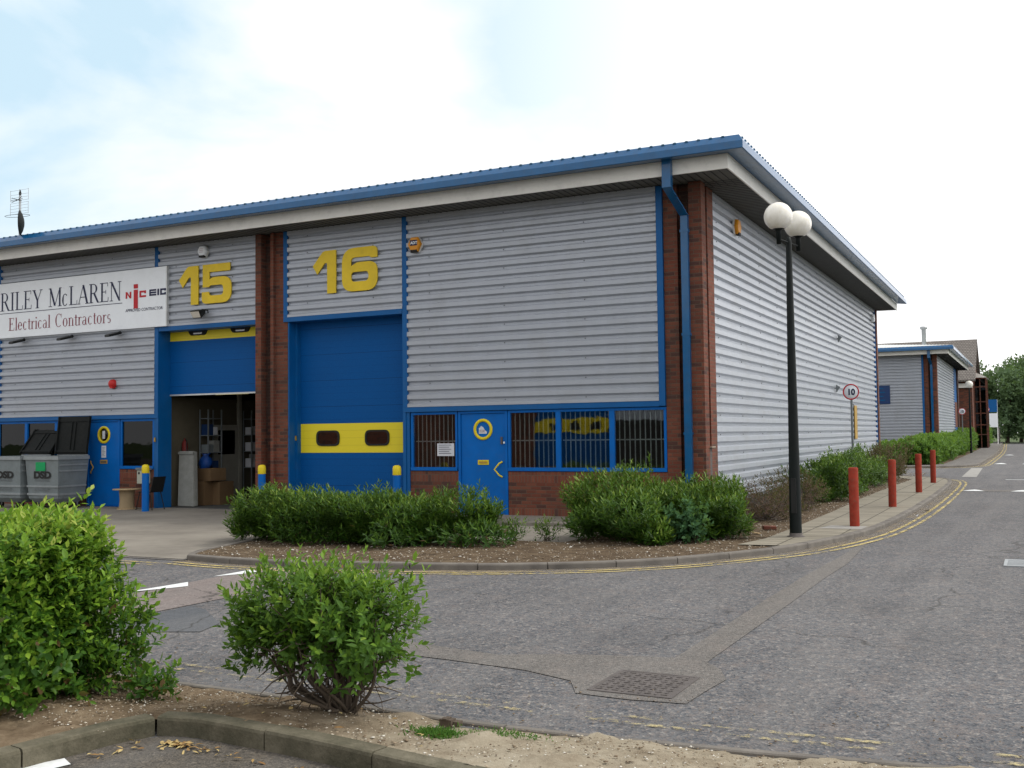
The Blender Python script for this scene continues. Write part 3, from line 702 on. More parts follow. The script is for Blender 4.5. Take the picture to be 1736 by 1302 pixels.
# side wall
clad(wh, 'y', .86, 24.45, .28, ZW - .02, 0., 1)
box('wall', M['dark'], wh, -.28, -.005, .3, 24.9, 0., ZW)
box('base_flashing', M['dark'], wh, -.004, .03, .86, 24.45, .02, .275)
box('corner_trim', tr_ := M['blue_trim'], wh, -.02, .06, 24.45, 24.62, .0, ZW - .02)
box('brick_pier', M['brick_clean'], wh, -.28, .10, 24.62, 24.95, 0, ZW - .02)
box('corner_trim', M['blue_trim'], wh, -.28, .06, 24.952, 25.02, 0, ZW - .02)
box('rear_wall', M['dark'], wh, -31.2, -.285, 24.7, 24.95, 0, ZW)
box('wall', M['dark'], wh, -31.2, -30.95, .3, 24.7, 0, ZW)
box('ceiling', M['dark'], wh, -31.2, -.05, .0, 24.9, ZW + .025, ZW + .1)
# inside
box('floor', M['infloor'], wh, -31, -.3, .41, 24.6, -.02, .012)
for x in (-10.42, -20.6, -30.8): box('partition_wall', M['inwall'], wh, x - .08, x + .08, .31, 24.6, 0.012, ZW)
for x0, x1 in ((-6.5, -.3), (-20.5, -14.1), (-27, -20.75)):
    box('partition_wall', M['dark'], wh, x0, x1, 4.0, 4.1, .012, 2.7)
    box('ceiling', M['inwall'], wh, x0, x1, .29, 4.1, 2.701, 2.8)
for x in (-6.44, -14.16): box('partition_wall', M['inwall'], wh, x - .04, x + .04, .41, 4.0, .012, 2.7)
eaves(wh, -31.4, 0., 0., 25.0)
# stock room seen through the half-open door of unit 15
box('partition_wall', M['inwall'], wh, -14.2, -11.9, 5.2, 5.3, .012, 4.4)
pd = box('inner_door', M['cream_door'], wh, -14.119, -14.06, 2.1, 3.05, .02, 2.1)
box('pane', M['glass_dark'], pd, -14.058, -14.05, 2.25, 2.9, 1.3, 1.95)
box('inner_door_frame', M['cream_door'], wh, -14.119, -14.03, 3.052, 3.16, .02, 4.2)

# ---- second warehouse beyond the side road
w2 = empty('warehouse', (-6, 53, 0), 'smaller silver warehouse with blue gutter standing beyond the hedge, behind the speed sign', 'warehouse')
Y2 = 52.75
corner(w2, 0., Y2)
clad(w2, 'x', -20., -.79, .15, ZW - .02, Y2, -1, screws=False)
box('wall', M['dark'], w2, -20, -.66, Y2 + .02, Y2 + .28, 0, ZW)
box('corner_trim', M['blue_trim'], w2, -.79, -.665, Y2 - .06, Y2 + .02, 0, ZW - .02)
clad(w2, 'y', Y2 + .86, 69.2, .28, ZW - .02, 0., 1, screws=False)
box('wall', M['dark'], w2, -.28, -.005, Y2 + .3, 73.7, 0, ZW)
box('corner_trim', M['blue_trim'], w2, -.0, .06, 69.2, 69.5, 0, ZW - .02)
box('window', M['blue_trim'], w2, -.004, .03, 69.5, 72.4, 3.9, ZW - .02)
box('render_panel', M['brick_clean'], w2, -.004, .05, 69.5, 72.4, 1.9, 3.899)
box('window', M['blue_trim'], w2, -.004, .03, 69.5, 72.4, .0, 1.899)
box('brick_pier', M['brick_stain_shade'], w2, -.28, .12, 72.4, 73.7, 0, ZW - .02)
box('rear_wall', M['dark'], w2, -20, -.285, 73.4, 73.7, 0, ZW)
eaves(w2, -20.4, 0., Y2, 73.9, .12)

# ---- brick building with the tiled roof beyond
w3 = empty('brick_building', (-4, 82, 0), 'brown brick building with steep tiled gable roof and tall glazed bay, far down the road', 'building')
box('wall', M['brick_brown'], w3, -10, .95, 77.3, 87.3, 0, 5.95)
m = MB(); m.add([(-10, 76.8, 5.9), (1.25, 76.8, 5.9), (1.25, 82.3, 9.75), (-10, 82.3, 9.75), (1.25, 87.8, 5.9), (-10, 87.8, 5.9),
                 (-10, 76.8, 5.75), (1.25, 76.8, 5.75), (1.25, 82.3, 9.58), (-10, 82.3, 9.58), (1.25, 87.8, 5.75), (-10, 87.8, 5.75)],
                [(0, 1, 2, 3), (3, 2, 4, 5), (6, 9, 8, 7), (9, 11, 10, 8), (1, 7, 8, 2), (2, 8, 10, 4), (0, 6, 7, 1), (4, 10, 11, 5), (0, 3, 9, 6), (3, 5, 11, 9)])
m.build('roof', M['tiles'], w3)
m = MB().add([(.95, 77.3, 5.95), (.95, 87.3, 5.95), (.95, 82.3, 9.4), (.7, 77.3, 5.95), (.7, 87.3, 5.95), (.7, 82.3, 9.4)], [(0, 1, 2), (5, 4, 3), (0, 2, 5, 3), (1, 4, 5, 2)]); m.build('gable_wall', M['brick_brown'], w3)
box('fascia', M['fascia'], w3, -10, .98, 77.1, 77.298, 5.25, 5.62)
for x in (-.55, -2.2):
    f = box('window', M['bark'], w3, x - .5, x + .35, 77.24, 77.298, 3.5, 5.2); box('pane', M['glass_dark'], f, x - .42, x + .27, 77.22, 77.238, 3.6, 5.1)
bay = MB(); 
for x in (1.0, 1.45, 1.93): bay.box(x - .04, x + .04, 80.0, 80.1, 0, 6.15)
for z in (1.2, 2.05, 3.05, 4.05, 5.35, 6.1): bay.box(1.041, 1.889, 80.01, 80.09, z, z + .09)
for y in (81.3, 82.6, 84.): bay.box(1.85, 1.93, y, y + .08, 0, 6.15)
bay.build('bay_frame', M['brick_brown'], w3)
box('bay_glass', M['glass_dark'], w3, .96, 1.86, 80.12, 84., .0, 6.1)
box('brick_pier', M['brick_clean'], w3, .55, .97, 79.7, 80.0, 0, 6.2)
MB().add([(.96, 79.85, 6.2), (2.05, 79.85, 6.2), (2.05, 84.2, 6.2), (.96, 84.2, 6.2), (.96, 79.9, 6.75), (.96, 84.1, 6.75)], [(0, 1, 4), (1, 2, 5, 4), (2, 3, 5), (0, 3, 2, 1), (0, 4, 5, 3)]).build('bay_roof', M['fascia'], w3)
chs = MB().lathe([(.16, 0), (.16, 1.5), (.26, 1.52), (.26, 1.72), (0, 1.74)], (-1.75, 66., 7.9), 16)
tag(chs.build('flue', M['steel']), 'grey metal flue pipe rising from the roof of the far warehouse', 'chimney')

# ---- unit on the other side of the side road (behind the photographer's left, seen in the window panes)
w4 = empty('warehouse', (-16, -31, 0), 'silver clad unit opposite, seen only as a reflection in the barred windows', 'warehouse')
def wall4(name, mat, x0, x1, z0, z1, d=0.): box(name, mat, w4, x0, x1, -31.3 - d, -31. + d, z0, z1)
wall4('cladding_panel', M['clad'], -40, -18.6, 4.4, 6.6); wall4('cladding_panel', M['clad'], -13.9, 0, 2.4, 6.6); wall4('cladding_panel', M['clad'], -18.6, -13.9, 4.4, 6.6)
wall4('brick_pier', M['brick'], -18.9, -18.3, 0, 6.6, .05); wall4('brick_pier', M['brick'], -.6, 0, 0, 6.6, .05)
wall4('roller_door', M['roller'], -18.3, -13.9, 0, 4.4, -.2); box('yellow_band', M['yellow'], w4, -18.28, -13.92, -31.09, -31.07, 1.80, 2.5)
for x in (-17.2, -15.9, -14.8): box('vision_window', M['rubber'], w4, x - .22, x + .22, -31.068, -31.05, 2.0, 2.3)
wall4('brick_wall', M['dark'], -13.9, -.6, 0, 2.4); box('eaves', M['blue_gutter'], w4, -40, 1, -31.3, -29.9, 6.75, 7.05); box('roof', M['roofsheet'], w4, -40, 1, -50, -29.95, 7.06, 7.2)
wall4('brick_wall', M['brick'], -40, -18.9, 0, 4.4)

# ------------------------------------------------------------------ things on the walls
def numeral(label, polys_list, x0, y, z0, h):
    o = empty('unit_number', (x0, y, z0), label, 'number sign')
    for polys, dx, nm in polys_list: shape('digit', polys, M['yellow_num'], o, (x0 + dx * h, y, z0), h, h, .03)
    return o
ONE = [fillet([(0, .66), (.27, .965, .05), (.34, 1., .05), (.66, 1.), (.66, 0), (.41, 0), (.41, .72, .05), (.34, .715, .08), (.13, .46)])]
SIX = [fillet([(.97, .74), (.97, 1, .22), (0, 1, .36), (0, 0, .30), (.97, 0, .30), (.97, .66, .24), (.40, .66, .1), (.25, .575), (.25, .775, .10), (.76, .775, .03), (.79, .74)]),
       fillet([(.25, .22, .1), (.73, .22, .1), (.73, .44, .09), (.25, .44, .09)])]
FIVE = [fillet([(.03, 1), (.93, 1), (.93, .80), (.25, .80), (.25, .61), (.36, .665, .05), (.97, .665, .28), (.97, 0, .30), (0, 0, .28), (0, .30), (.22, .30), (.27, .20, .04), (.71, .20, .10), (.71, .46, .10), (.28, .46, .05), (.23, .42), (.03, .42)])]
numeral('large yellow number 16 on the silver cladding above the closed blue roller door', [(ONE, 0, 1), (SIX, .83, 6)], -9.08, -.085, 5.02, .99)
numeral('large yellow number 15 on the silver cladding beside the white contractor sign', [(ONE, 0, 1), (FIVE, .78, 5)], -13.2, -.085, 5.03, .96)

sg = empty('company_sign', (-16.8, -.1, 4.55), 'white sign board lettered RILEY McLAREN Electrical Contractors over unit 15', 'sign')
box('sign_board', M['white'], sg, -20.05, -13.60, -.13, -.045, 4.555, 6.06)
box('sign_edge', M['alu'], sg, -13.599, -13.57, -.135, -.045, 4.55, 6.065)
YS = -.133
serif('lettering', 'RILEY McLAREN', M['navy'], sg, (-19.74, YS, 5.30), 4.62, .50)
serif('lettering', 'Electrical Contractors', M['maroon'], sg, (-19.40, YS, 4.75), 3.92, .345)
box('underline', M['navy'], sg, -19.75, -15.1, YS - .003, YS + .001, 5.222, 5.238)
lg = MB()
def q(m, poly, dy=.003): m.add([(x, YS - dy, z) for x, z in poly], [tuple(range(len(poly)))])
# N i C in red, EIC in black
x0, z0, hh = -14.98, 5.33, .17
q(lg, [(x0, z0), (x0 + .06, z0), (x0 + .06, z0 + hh), (x0, z0 + hh)]); q(lg, [(x0 + .06, z0 + hh), (x0 + .02, z0 + hh), (x0 + .14, z0), (x0 + .19, z0)], .0034); q(lg, [(x0 + .14, z0), (x0 + .20, z0), (x0 + .20, z0 + hh), (x0 + .14, z0 + hh)])
q(lg, [(-14.70, 5.06), (-14.55, 5.06), (-14.55, 5.54), (-14.70, 5.54)]); q(lg, [(-14.70, 5.57), (-14.55, 5.57), (-14.55, 5.68), (-14.70, 5.68)])
x0 = -14.50
q(lg, [(x0, z0), (x0 + .06, z0), (x0 + .06, z0 + hh), (x0, z0 + hh)]); q(lg, [(x0 + .06, z0), (x0 + .23, z0), (x0 + .23, z0 + .05), (x0 + .06, z0 + .05)]); q(lg, [(x0 + .06, z0 + hh - .05), (x0 + .23, z0 + hh - .05), (x0 + .23, z0 + hh), (x0 + .06, z0 + hh)]); q(lg, [(x0 + .17, z0 + hh - .075), (x0 + .23, z0 + hh - .075), (x0 + .23, z0 + hh - .05), (x0 + .17, z0 + hh - .05)])
lg.build('emblem', M['logo_red'], sg)
lg = MB(); x0 = -14.16; z0 = 5.345
for k in range(3): q(lg, [(x0 + (.05 if k < 3 else 0), z0 + k * .06), (x0 + .24, z0 + k * .06), (x0 + .24, z0 + k * .06 + .035 + .008), (x0 + .05, z0 + k * .06 + .043)])
q(lg, [(x0, z0), (x0 + .05, z0), (x0 + .05, z0 + .163), (x0, z0 + .163)])
q(lg, [(x0 + .275, z0), (x0 + .335, z0), (x0 + .335, z0 + .163), (x0 + .275, z0 + .163)])
x1 = x0 + .37
q(lg, [(x1, z0), (x1 + .055, z0), (x1 + .055, z0 + .163), (x1, z0 + .163)]); q(lg, [(x1 + .055, z0), (x1 + .2, z0), (x1 + .2, z0 + .045), (x1 + .055, z0 + .045)]); q(lg, [(x1 + .055, z0 + .118), (x1 + .2, z0 + .118), (x1 + .2, z0 + .163), (x1 + .055, z0 + .163)]); q(lg, [(x1 + .14, z0 + .1), (x1 + .2, z0 + .1), (x1 + .2, z0 + .118), (x1 + .14, z0 + .118)]); q(lg, [(x1 + .14, z0 + .045), (x1 + .2, z0 + .045), (x1 + .2, z0 + .065), (x1 + .14, z0 + .065)])
lg.build('emblem', M['navy'], sg)
text('lettering', 'APPROVED CONTRACTOR', M['navy'], sg, (-14.98, YS - .003, 4.985), .075, .002, 0, .98)

def sign_light(x, label):
    o = empty('sign_light', (x, -.05, 4.5), label, 'light', 'downlights under the white sign board')
    MB().tube([(x, -.04, 4.52), (x + .02, -.16, 4.46)], .02, 8).build('arm', M['black'], o)
    m = MB(); m.add([(x - .12, -.10, 4.50), (x + .12, -.10, 4.50), (x + .10, -.48, 4.40), (x - .10, -.48, 4.40), (x - .12, -.10, 4.44), (x + .12, -.10, 4.44), (x + .08, -.50, 4.33), (x - .08, -.50, 4.33)],
        [(0, 1, 2, 3), (7, 6, 5, 4), (0, 4, 5, 1), (1, 5, 6, 2), (2, 6, 7, 3), (3, 7, 4, 0)]); m.build('lamp_head', M['black'], o, .012)
sign_light(-18.85, 'black downlight at the left end under the white contractor sign')
sign_light(-17.0, 'middle black downlight under the white contractor sign')
sign_light(-15.25, 'black downlight under the white contractor sign, nearest the large yellow 15')

def alarm(x, z, y, label, col, facing='-y', mark=None, r=.17, base=M['alu']):
    o = empty('alarm_box', (x, y, z), label, 'alarm box')
    def hexa(rr, t0, t1, mat, nm, cut=False):
        m = MB(); pts = [(rr * math.cos(math.radians(a)), rr * 1.08 * math.sin(math.radians(a))) for a in range(0, 360, 60)]
        ins = [(a * .86, b * .86) for a, b in pts]
        vs = [(a, -t0, b) for a, b in pts] + [(a, -t1 + .03, b) for a, b in pts] + [(a, -t1, b) for a, b in ins]
        if facing == '+x': vs = [(-q[1], q[0], q[2]) for q in vs]
        vs = [(x + a, y + b, z + c) for a, b, c in vs]
        m.add(vs, [(i, (i + 1) % 6, (i + 1) % 6 + 6, i + 6) for i in range(6)] + [(i + 6, (i + 1) % 6 + 6, (i + 1) % 6 + 12, i + 12) for i in range(6)] + [tuple(range(12, 18))])
        return m.build(nm, mat, o)
    hexa(r * 1.15, 0, .045, base, 'backplate'); hexa(r, .04, .12, col, 'cover')
    bb = [(-.08, -.124, -r * 1.05), (.08, -.124, -r * 1.05), (.08, -.05, -r * 1.05), (-.08, -.05, -r * 1.05), (-.08, -.124, -r * .72), (.08, -.124, -r * .72), (.08, -.05, -r * .72), (-.08, -.05, -r * .72)]
    if facing == '+x': bb = [(-q[1], q[0], q[2]) for q in bb]
    MB().add([(x + a, y + b, z + c) for a, b, c in bb], [(0, 1, 5, 4), (1, 2, 6, 5), (2, 3, 7, 6), (3, 0, 4, 7), (0, 3, 2, 1), (4, 5, 6, 7)]).build('strobe', M['rubber'], o)
    return o
ad = alarm(-6.30, 5.93, -.045, 'amber hexagonal burglar alarm with dark lettering beside the yellow 16', M['orange'])
box('label_plate', M['navy'], ad, -6.39, -6.21, -.172, -.166, 5.90, 6.02)
text('lettering', 'ADT', M['white'], ad, (-6.375, -.175, 5.93), .06, .002, .002)
al = alarm(-12.40, 6.32, -.055, 'white hexagonal burglar alarm above the large yellow 15', M['white'], r=.14)
m = MB()
for k in range(3): m.box(-12.46, -12.34, -.182, -.179, 6.375 - k * .04, 6.380 - k * .04)
m.build('lettering', M['maroon'], al)
s1 = alarm(0, 0, 0, 'amber alarm box high on the side wall near the brick corner', M['orange'], '+x'); s1.location = (.045, 2.72, 6.16)
s2 = alarm(0, 0, 0, 'white alarm box high on the far end of the side wall', M['white'], '+x'); s2.location = (.045, 23.7, 6.15)
# red bell
rb = empty('fire_bell', (-15.48, -.05, 3.17), 'round red fire alarm bell on the cladding above the blue door of unit 15', 'alarm bell')
MB().lathe([(.0, .13), (.06, .125), (.10, .09), (.115, .04), (.115, 0)], (-15.48, -.045, 3.17), 20, 'y').build('bell_dome', M['red'], rb)
box('bell_bracket', M['red'], rb, -15.50, -15.42, -.16, -.05, 3.05, 3.10)
# floodlight by the 15
fl = empty('floodlight', (-12.45, -.05, 4.72), 'black floodlight angled out below the large yellow 15', 'floodlight')
MB().add([(-12.62, -.34, 4.84), (-12.30, -.34, 4.84), (-12.28, -.12, 4.90), (-12.60, -.12, 4.90), (-12.58, -.26, 4.66), (-12.30, -.26, 4.66), (-12.34, -.10, 4.78), (-12.56, -.10, 4.78)], [(0, 1, 2, 3), (7, 6, 5, 4), (0, 4, 5, 1), (1, 5, 6, 2), (2, 6, 7, 3), (3, 7, 4, 0)]).build('lamp_housing', M['black'], fl, .01)
MB().add([(-12.60, -.335, 4.82), (-12.32, -.335, 4.82), (-12.32, -.268, 4.68), (-12.56, -.268, 4.68)], [(0, 1, 2, 3)]).build('lens', M['vision'], fl).location.y -= .008
MB().tube([(-12.30, -.04, 4.80), (-12.22, -.14, 4.86), (-12.35, -.20, 4.88)], .018, 6).build('bracket', M['black'], fl)
# small brackets and lights on the side wall
for y, z, l in ((15.4, 4.72, 'small grey light fitting halfway up the side wall, upper of two'), (14.8, 3.08, 'small grey light fitting halfway up the side wall, lower of two')):
    o = empty('wall_light', (.04, y, z), l, 'wall light')
    box('bracket', M['steel'], o, .04, .10, y - .02, y + .02, z - .02, z + .02, bevel=.004); MB().add([(.10, y - .06, z + .12), (.22, y - .06, z + .05), (.22, y + .06, z + .05), (.10, y + .06, z + .12), (.10, y - .06, z - .12), (.10, y + .06, z - .12)], [(0, 1, 2, 3), (0, 4, 1), (3, 2, 5), (1, 4, 5, 2), (0, 3, 5, 4)]).build('hood', M['grey_post'], o)
yb = empty('yellow_notice', (.05, 18.8, 2.0), 'tall narrow yellow notice board on the side wall behind the speed sign pole', 'notice board')
box('board', M['tan'], yb, .045, .10, 18.45, 19.0, 1.45, 2.62, bevel=.004); box('board_edge', M['black'], yb, .045, .075, 18.40, 18.449, 1.40, 2.66)
# notice in the left window of unit 16
o = empty('window_notice', (-5.62, .02, 1.45), 'white printed notice behind the left barred window of unit 16', 'notice')
box('paper', M['paper'], o, -5.85, -5.43, .018, .0235, 1.30, 1.57)
m = MB()
for k in range(5): m.box(-5.81, -5.50 - .05 * (k % 2), .012, .0165, 1.53 - k * .045, 1.54 - k * .045)
m.build('lettering', M['navy'], o)
# reflectors on jambs
for x, l in ((-13.72, 'small yellow disc on the blue jamb of the open roller door'),):
    pass
# warning discs (key switches)
for x, y, z, l in ((-14.02, -.056, 1.72, 'small tan key switch on the blue door jamb left of the open roller door'), (-9.82, .21, 1.72, 'small yellow key switch on the blue guide beside the closed roller door')):
    o = MB().box(x - .035, x + .035, y - .02, y, z - .06, z + .06).build('key_switch', M['tan'], None, .01); tag(o, l, 'switch')

# roof aerial and dish
ax, ay = -17.75, -1.1
ar = empty('aerial_mast', (ax, ay, 7.0), 'thin roof mast with grid television aerial above the sign', 'aerial')
MB().tube([(ax, ay, 6.95), (ax, ay, 8.12)], .028, 8).build('mast', M['steel'], ar)
m = MB()
for dx in (-.34, 0., .34): m.tube([(ax + dx, ay - .02, 7.62), (ax + dx, ay - .02, 7.94)], .006, 5); m.tube([(ax + dx, ay - .02, 7.98), (ax + dx, ay - .02, 8.28)], .006, 5)
for z in (7.64, 7.70, 7.78, 7.86, 7.93, 7.99, 8.07, 8.15, 8.26): m.tube([(ax - .34, ay - .02, z), (ax + .34, ay - .02, z)], .004, 5)
m.build('grid_reflector', M['steel'], ar)
m = MB().tube([(ax, ay, 8.10), (ax, ay, 8.18), (ax, ay, 8.28)], [.02, .035, .01], 8)
for a in (-30, 0, 30, 150, 180, 210): m.tube([(ax, ay - .06, 8.0), (ax + .22 * math.cos(math.radians(a)), ay - .1, 8.0 + .12 * math.sin(math.radians(a)))], .007, 5)
m.tube([(ax + .36 * math.cos(t) - .1, ay + .25 * math.sin(t), 7.60 + .03 * math.sin(t)) for t in np.linspace(0, 2 * PI, 25)], .006, 5)
m.build('aerial_elements', M['black'], ar)
dx, dy, dz = ax + .24, ay - .12, 7.36
di = empty('satellite_dish', (dx, dy, dz), 'dark satellite dish seen nearly edge on beside the roof aerial', 'satellite dish')
m = MB(); prof = [(0, .0), (.12, .012), (.24, .05), (.32, .095), (.325, .10), (.24, .065), (.12, .028), (0, .016)]
R = Matrix.Rotation(math.radians(42), 4, 'Z')
m.lathe([(r, -h + .05) for r, h in prof], (0, 0, 0), 32, 'x')
m.v = [tuple(R @ Vector(v) + Vector((dx, dy, dz))) for v in m.v]
m.build('dish', M['lid'], di); MB().tube([(ax, ay, 7.22), (dx - .0, dy, dz - .05)], .035, 8).build('mount', M['steel'], di)
# ------------------------------------------------------------------ the ground
sheet('ground', [(-300, -300), (300, -300), (300, 420), (-300, 420)], -.03, M['grass'])
sheet('road', [(-60, -60), (60, -60), (60, 22), (14, 22), (14, 130), (-60, 130)], 0., M['road'])
KERB = smooth_path([(-5.2, -8.11), (-4.3, -8.22), (-3.3, -8.18), (-1.79, -7.86), (-.79, -7.57), (0, -7.18), (.73, -6.69), (1.34, -6.07), (1.81, -5.38), (2.25, -4.59), (2.62, -3.7), (3.0, -2.14), (3.24, -.34), (3.38, 3), (3.42, 8), (3.36, 14), (3.22, 17.6), (2.85, 19.4), (1.9, 20.6), (.4, 21.1), (-6, 21.2)], 8)
KERB2 = smooth_path([(-6, 31.2), (.6, 31.2), (1.9, 31.7), (2.8, 32.9), (3.2, 35.2), (3.25, 42), (3.2, 60), (2.9, 80), (2.45, 100), (2.0, 125)], 8)
def resample(path, step):
    P = np.array(path); d = np.r_[0, np.cumsum(np.linalg.norm(np.diff(P, axis=0), axis=1))]
    n = max(1, int(round(d[-1] / step))); s = np.linspace(0, d[-1], n + 1)
    return [tuple(p) for p in np.stack([np.interp(s, d, P[:, 0]), np.interp(s, d, P[:, 1])], 1)]
def kerb(name, path, w, h, mat, z0=-.01, step=.91, inner=-1, jit=.004):
    """stones laid end to end with open joints and eased top edges; outer face on the path"""
    m = MB(); st = resample(path, step); P = np.array(path)
    dd = np.r_[0, np.cumsum(np.linalg.norm(np.diff(P, axis=0), axis=1))]; tot = dd[-1]; n = len(st) - 1
    r = .022
    prof = [(0, z0), (0, h - r), (r * .3, h - r * .3), (r, h), (w - .008, h), (w, h - .008), (w, z0)]
    for i in range(n):
        s = np.linspace(tot * i / n + .006, tot * (i + 1) / n - .006, 4)
        c = [(float(np.interp(q, dd, P[:, 0])), float(np.interp(q, dd, P[:, 1]))) for q in s]
        dz = random.uniform(-jit, jit); vs = []
        offs = {d: offset(c, inner * d) for d, _ in prof}
        for k in range(4): vs += [(offs[d][k][0], offs[d][k][1], z + (dz if z > 0 else 0)) for d, z in prof]
        L = len(prof)
        m.add(vs, [(a * L + b, a * L + (b + 1) % L, (a + 1) * L + (b + 1) % L, (a + 1) * L + b) for a in range(3) for b in range(L)] + [tuple(range(L)), tuple(range(3 * L, 4 * L))])
    return structure(m.build(name, mat))
kerb('kerb', KERB, .125, .085, M['kerb']); kerb('kerb', KERB2, .125, .09, M['kerb'])
strip('kerb_bed', KERB, -.015, -.11, .06, M['soil'])
strip('channel_dirt', KERB, .0, .26, .004, M['dirt']); strip('channel_dirt', KERB2, .0, .3, .004, M['dirt'])
strip('yellow_line', KERB, .22, .285, .009, M['ymark']); strip('yellow_line', KERB, .38, .445, .009, M['ymark'])
strip('yellow_line', KERB2, .22, .30, .009, M['ymark']); strip('yellow_line', KERB2, .42, .50, .009, M['ymark'])
west = [(-30., -8.35), (-20., -8.35), (-12., -8.35), (-5.25, -8.32)]
strip('yellow_line', west, .18, .245, .009, M['ymark']); strip('yellow_line', west, .36, .425, .009, M['ymark'])
# forecourt
sheet('forecourt', [(-31.3, -8.28), (-5.16, -8.1), (-5.5, -7.6), (-5.75, -6.4), (-5.95, -4.75), (-.9, -4.55), (-.75, -.9), (.02, -.85), (.02, .0), (-31.3, .42)], .0135, M['concrete'])
sheet('forecourt_edge', [(-31.3, -8.36), (-5.22, -8.2), (-5.16, -8.1), (-31.3, -8.28)], .008, M['tarband'])
ap = MB().prism([(-6.2, -1.55), (-.85, -1.55), (-.85, -.0), (-6.2, -.0)], .0, .075); structure(ap.build('door_step', M['concrete'], None, .008))
# bed left edge : low kerb
kerb('kerb', [(-5.98, -4.75), (-5.78, -6.4), (-5.55, -7.5), (-5.36, -7.9), (-5.2, -8.1)], .10, .085, M['kerb'], inner=-1, step=.6)
inn = offset(KERB, -.12); front = [p for p in inn if p[1] < -3.95]
flag_in = [(1.72, -4.02), (1.9, -3.), (1.93, -1.), (1.92, 3), (1.84, 8), (1.86, 13), (1.95, 18.), (1.2, 19.9), (-.5, 20.2), (-6, 20.3)]
bedpoly = [p for p in front] + [(1.72, -4.02)] + flag_in[1:] + [(-6, 25), (.03, 25.03), (.03, -.83), (-.73, -.9), (-.88, -4.5), (-5.9, -4.72), (-5.7, -6.4), (-5.45, -7.55)]
def bumpy(name, poly, z, mat, amp, step=.22, hf=None):
    """soil with real relief: a grid clipped to the polygon"""
    P = np.array(poly); x0, y0 = P.min(0); x1, y1 = P.max(0)
    def inside(x, y):
        c = False; j = len(poly) - 1
        for i in range(len(poly)):
            a, b = poly[i], poly[j]
            if (a[1] > y) != (b[1] > y) and x < (b[0] - a[0]) * (y - a[1]) / (b[1] - a[1]) + a[0]: c = not c
            j = i
        return c
    return inside
sheet('planting_bed', bedpoly, .062, M['soil'])
sheet('pavement', [p for p in offset(KERB, -.115) if p[1] > -4.0 and p[0] > -5.9] + [(-6, 20.9), (-6, 20.32)] + flag_in[::-1][1:], .075, M['flags'])
sheet('pavement', [p for p in offset(KERB2, -.115)] + [(.2, 125), (.9, 100), (1.4, 80), (1.65, 60), (1.75, 42), (1.7, 35.2), (1.3, 33.4), (.3, 32.7), (-6, 32.6)], .08, M['tarband'])
sheet('planting_bed', [(-6, 32.6), (.3, 32.7), (1.3, 33.4), (1.7, 35.2), (1.75, 42), (1.65, 60), (1.4, 80), (.9, 100), (-6, 100)], .06, M['soil'])
sheet('paving_slab', [(2.35, -1.0), (3.05, -1.0), (3.08, -.4), (2.45, -.4)], .079, M['channel'])
# road features
sheet('trench_band', [(3.19, -11.6), (3.46, -11.7), (3.46, -8.7), (3.45, -6.6), (3.48, -5.2), (3.42, -3.9), (3.36, -2.6), (3.30, -2.4), (3.26, -4.6), (3.2, -6.5), (3.18, -8.5)], .005, M['tarband'])
sheet('trench_band', [(-.5, -12.02), (.3, -11.93), (.9, -11.86), (1.4, -11.97), (1.9, -12.05), (2.3, -11.84), (2.7, -11.72), (3.19, -11.60), (3.46, -11.66), (3.62, -11.86), (3.74, -12.15), (3.70, -12.55), (3.68, -12.90), (3.3, -12.95), (2.92, -12.93), (2.75, -12.62), (2.3, -12.45), (1.7, -12.38), (.6, -12.27), (-.5, -12.3)], .0055, M['tarband'])
sheet('raised_table', [(-3.56, -8.36), (-2.30, -8.33), (-2.2, -10.2), (-2.30, -13.5), (-3.5, -13.5), (-3.44, -10.6)], .006, M['table'])
sheet('tar_patch', [(-2.18, -11.2), (-1.87, -11.3), (-1.18, -11.85), (-1.05, -12.25), (-1.61, -12.5), (-2.14, -12.5)], .006, M['patch'])
for t3 in ([(-3.55, -10.75), (-3.49, -9.86), (-3.24, -10.12), (-3.30, -10.28)], [(-3.56, -9.35), (-3.55, -8.62), (-3.33, -8.80), (-3.36, -9.0)], [(-3.5, -12.1), (-3.48, -11.4), (-3.22, -11.6), (-3.25, -11.75)]):
    sheet('road_marking', t3, .011, M['wmark'])
for y in (12.6, 37.2, 55.8, 75., 96.):
    sheet('raised_table', [(3.62, y - .05), (9.5, y - .05), (9.5, y + .85), (3.62, y + .85)] if y < 20 else [(3.6, y - .1), (9.5, y - .1), (9.5, y + .0), (3.6, y + .0)], .005, M['tarband'])
    if y > 60: continue
    for x in (3.82, 5.05, 6.6, 7.9):
        hgt = .75 if y < 20 else 1.6
        sheet('road_marking', [(x, y), (x + .58, y), (x + .42, y + hgt * .7), (x + .29, y + hgt), (x + .16, y + hgt * .7)], .010, M['wmark'])
sheet('road_marking', [(4.75, 19.8), (6.6, 19.8), (6.6, 20.0), (4.75, 20.0)], .010, M['wmark'])
sheet('trench_band', [(3.25, 22.), (3.75, 22.), (3.55, 31.5), (3.1, 31.5)], .005, M['channel'])
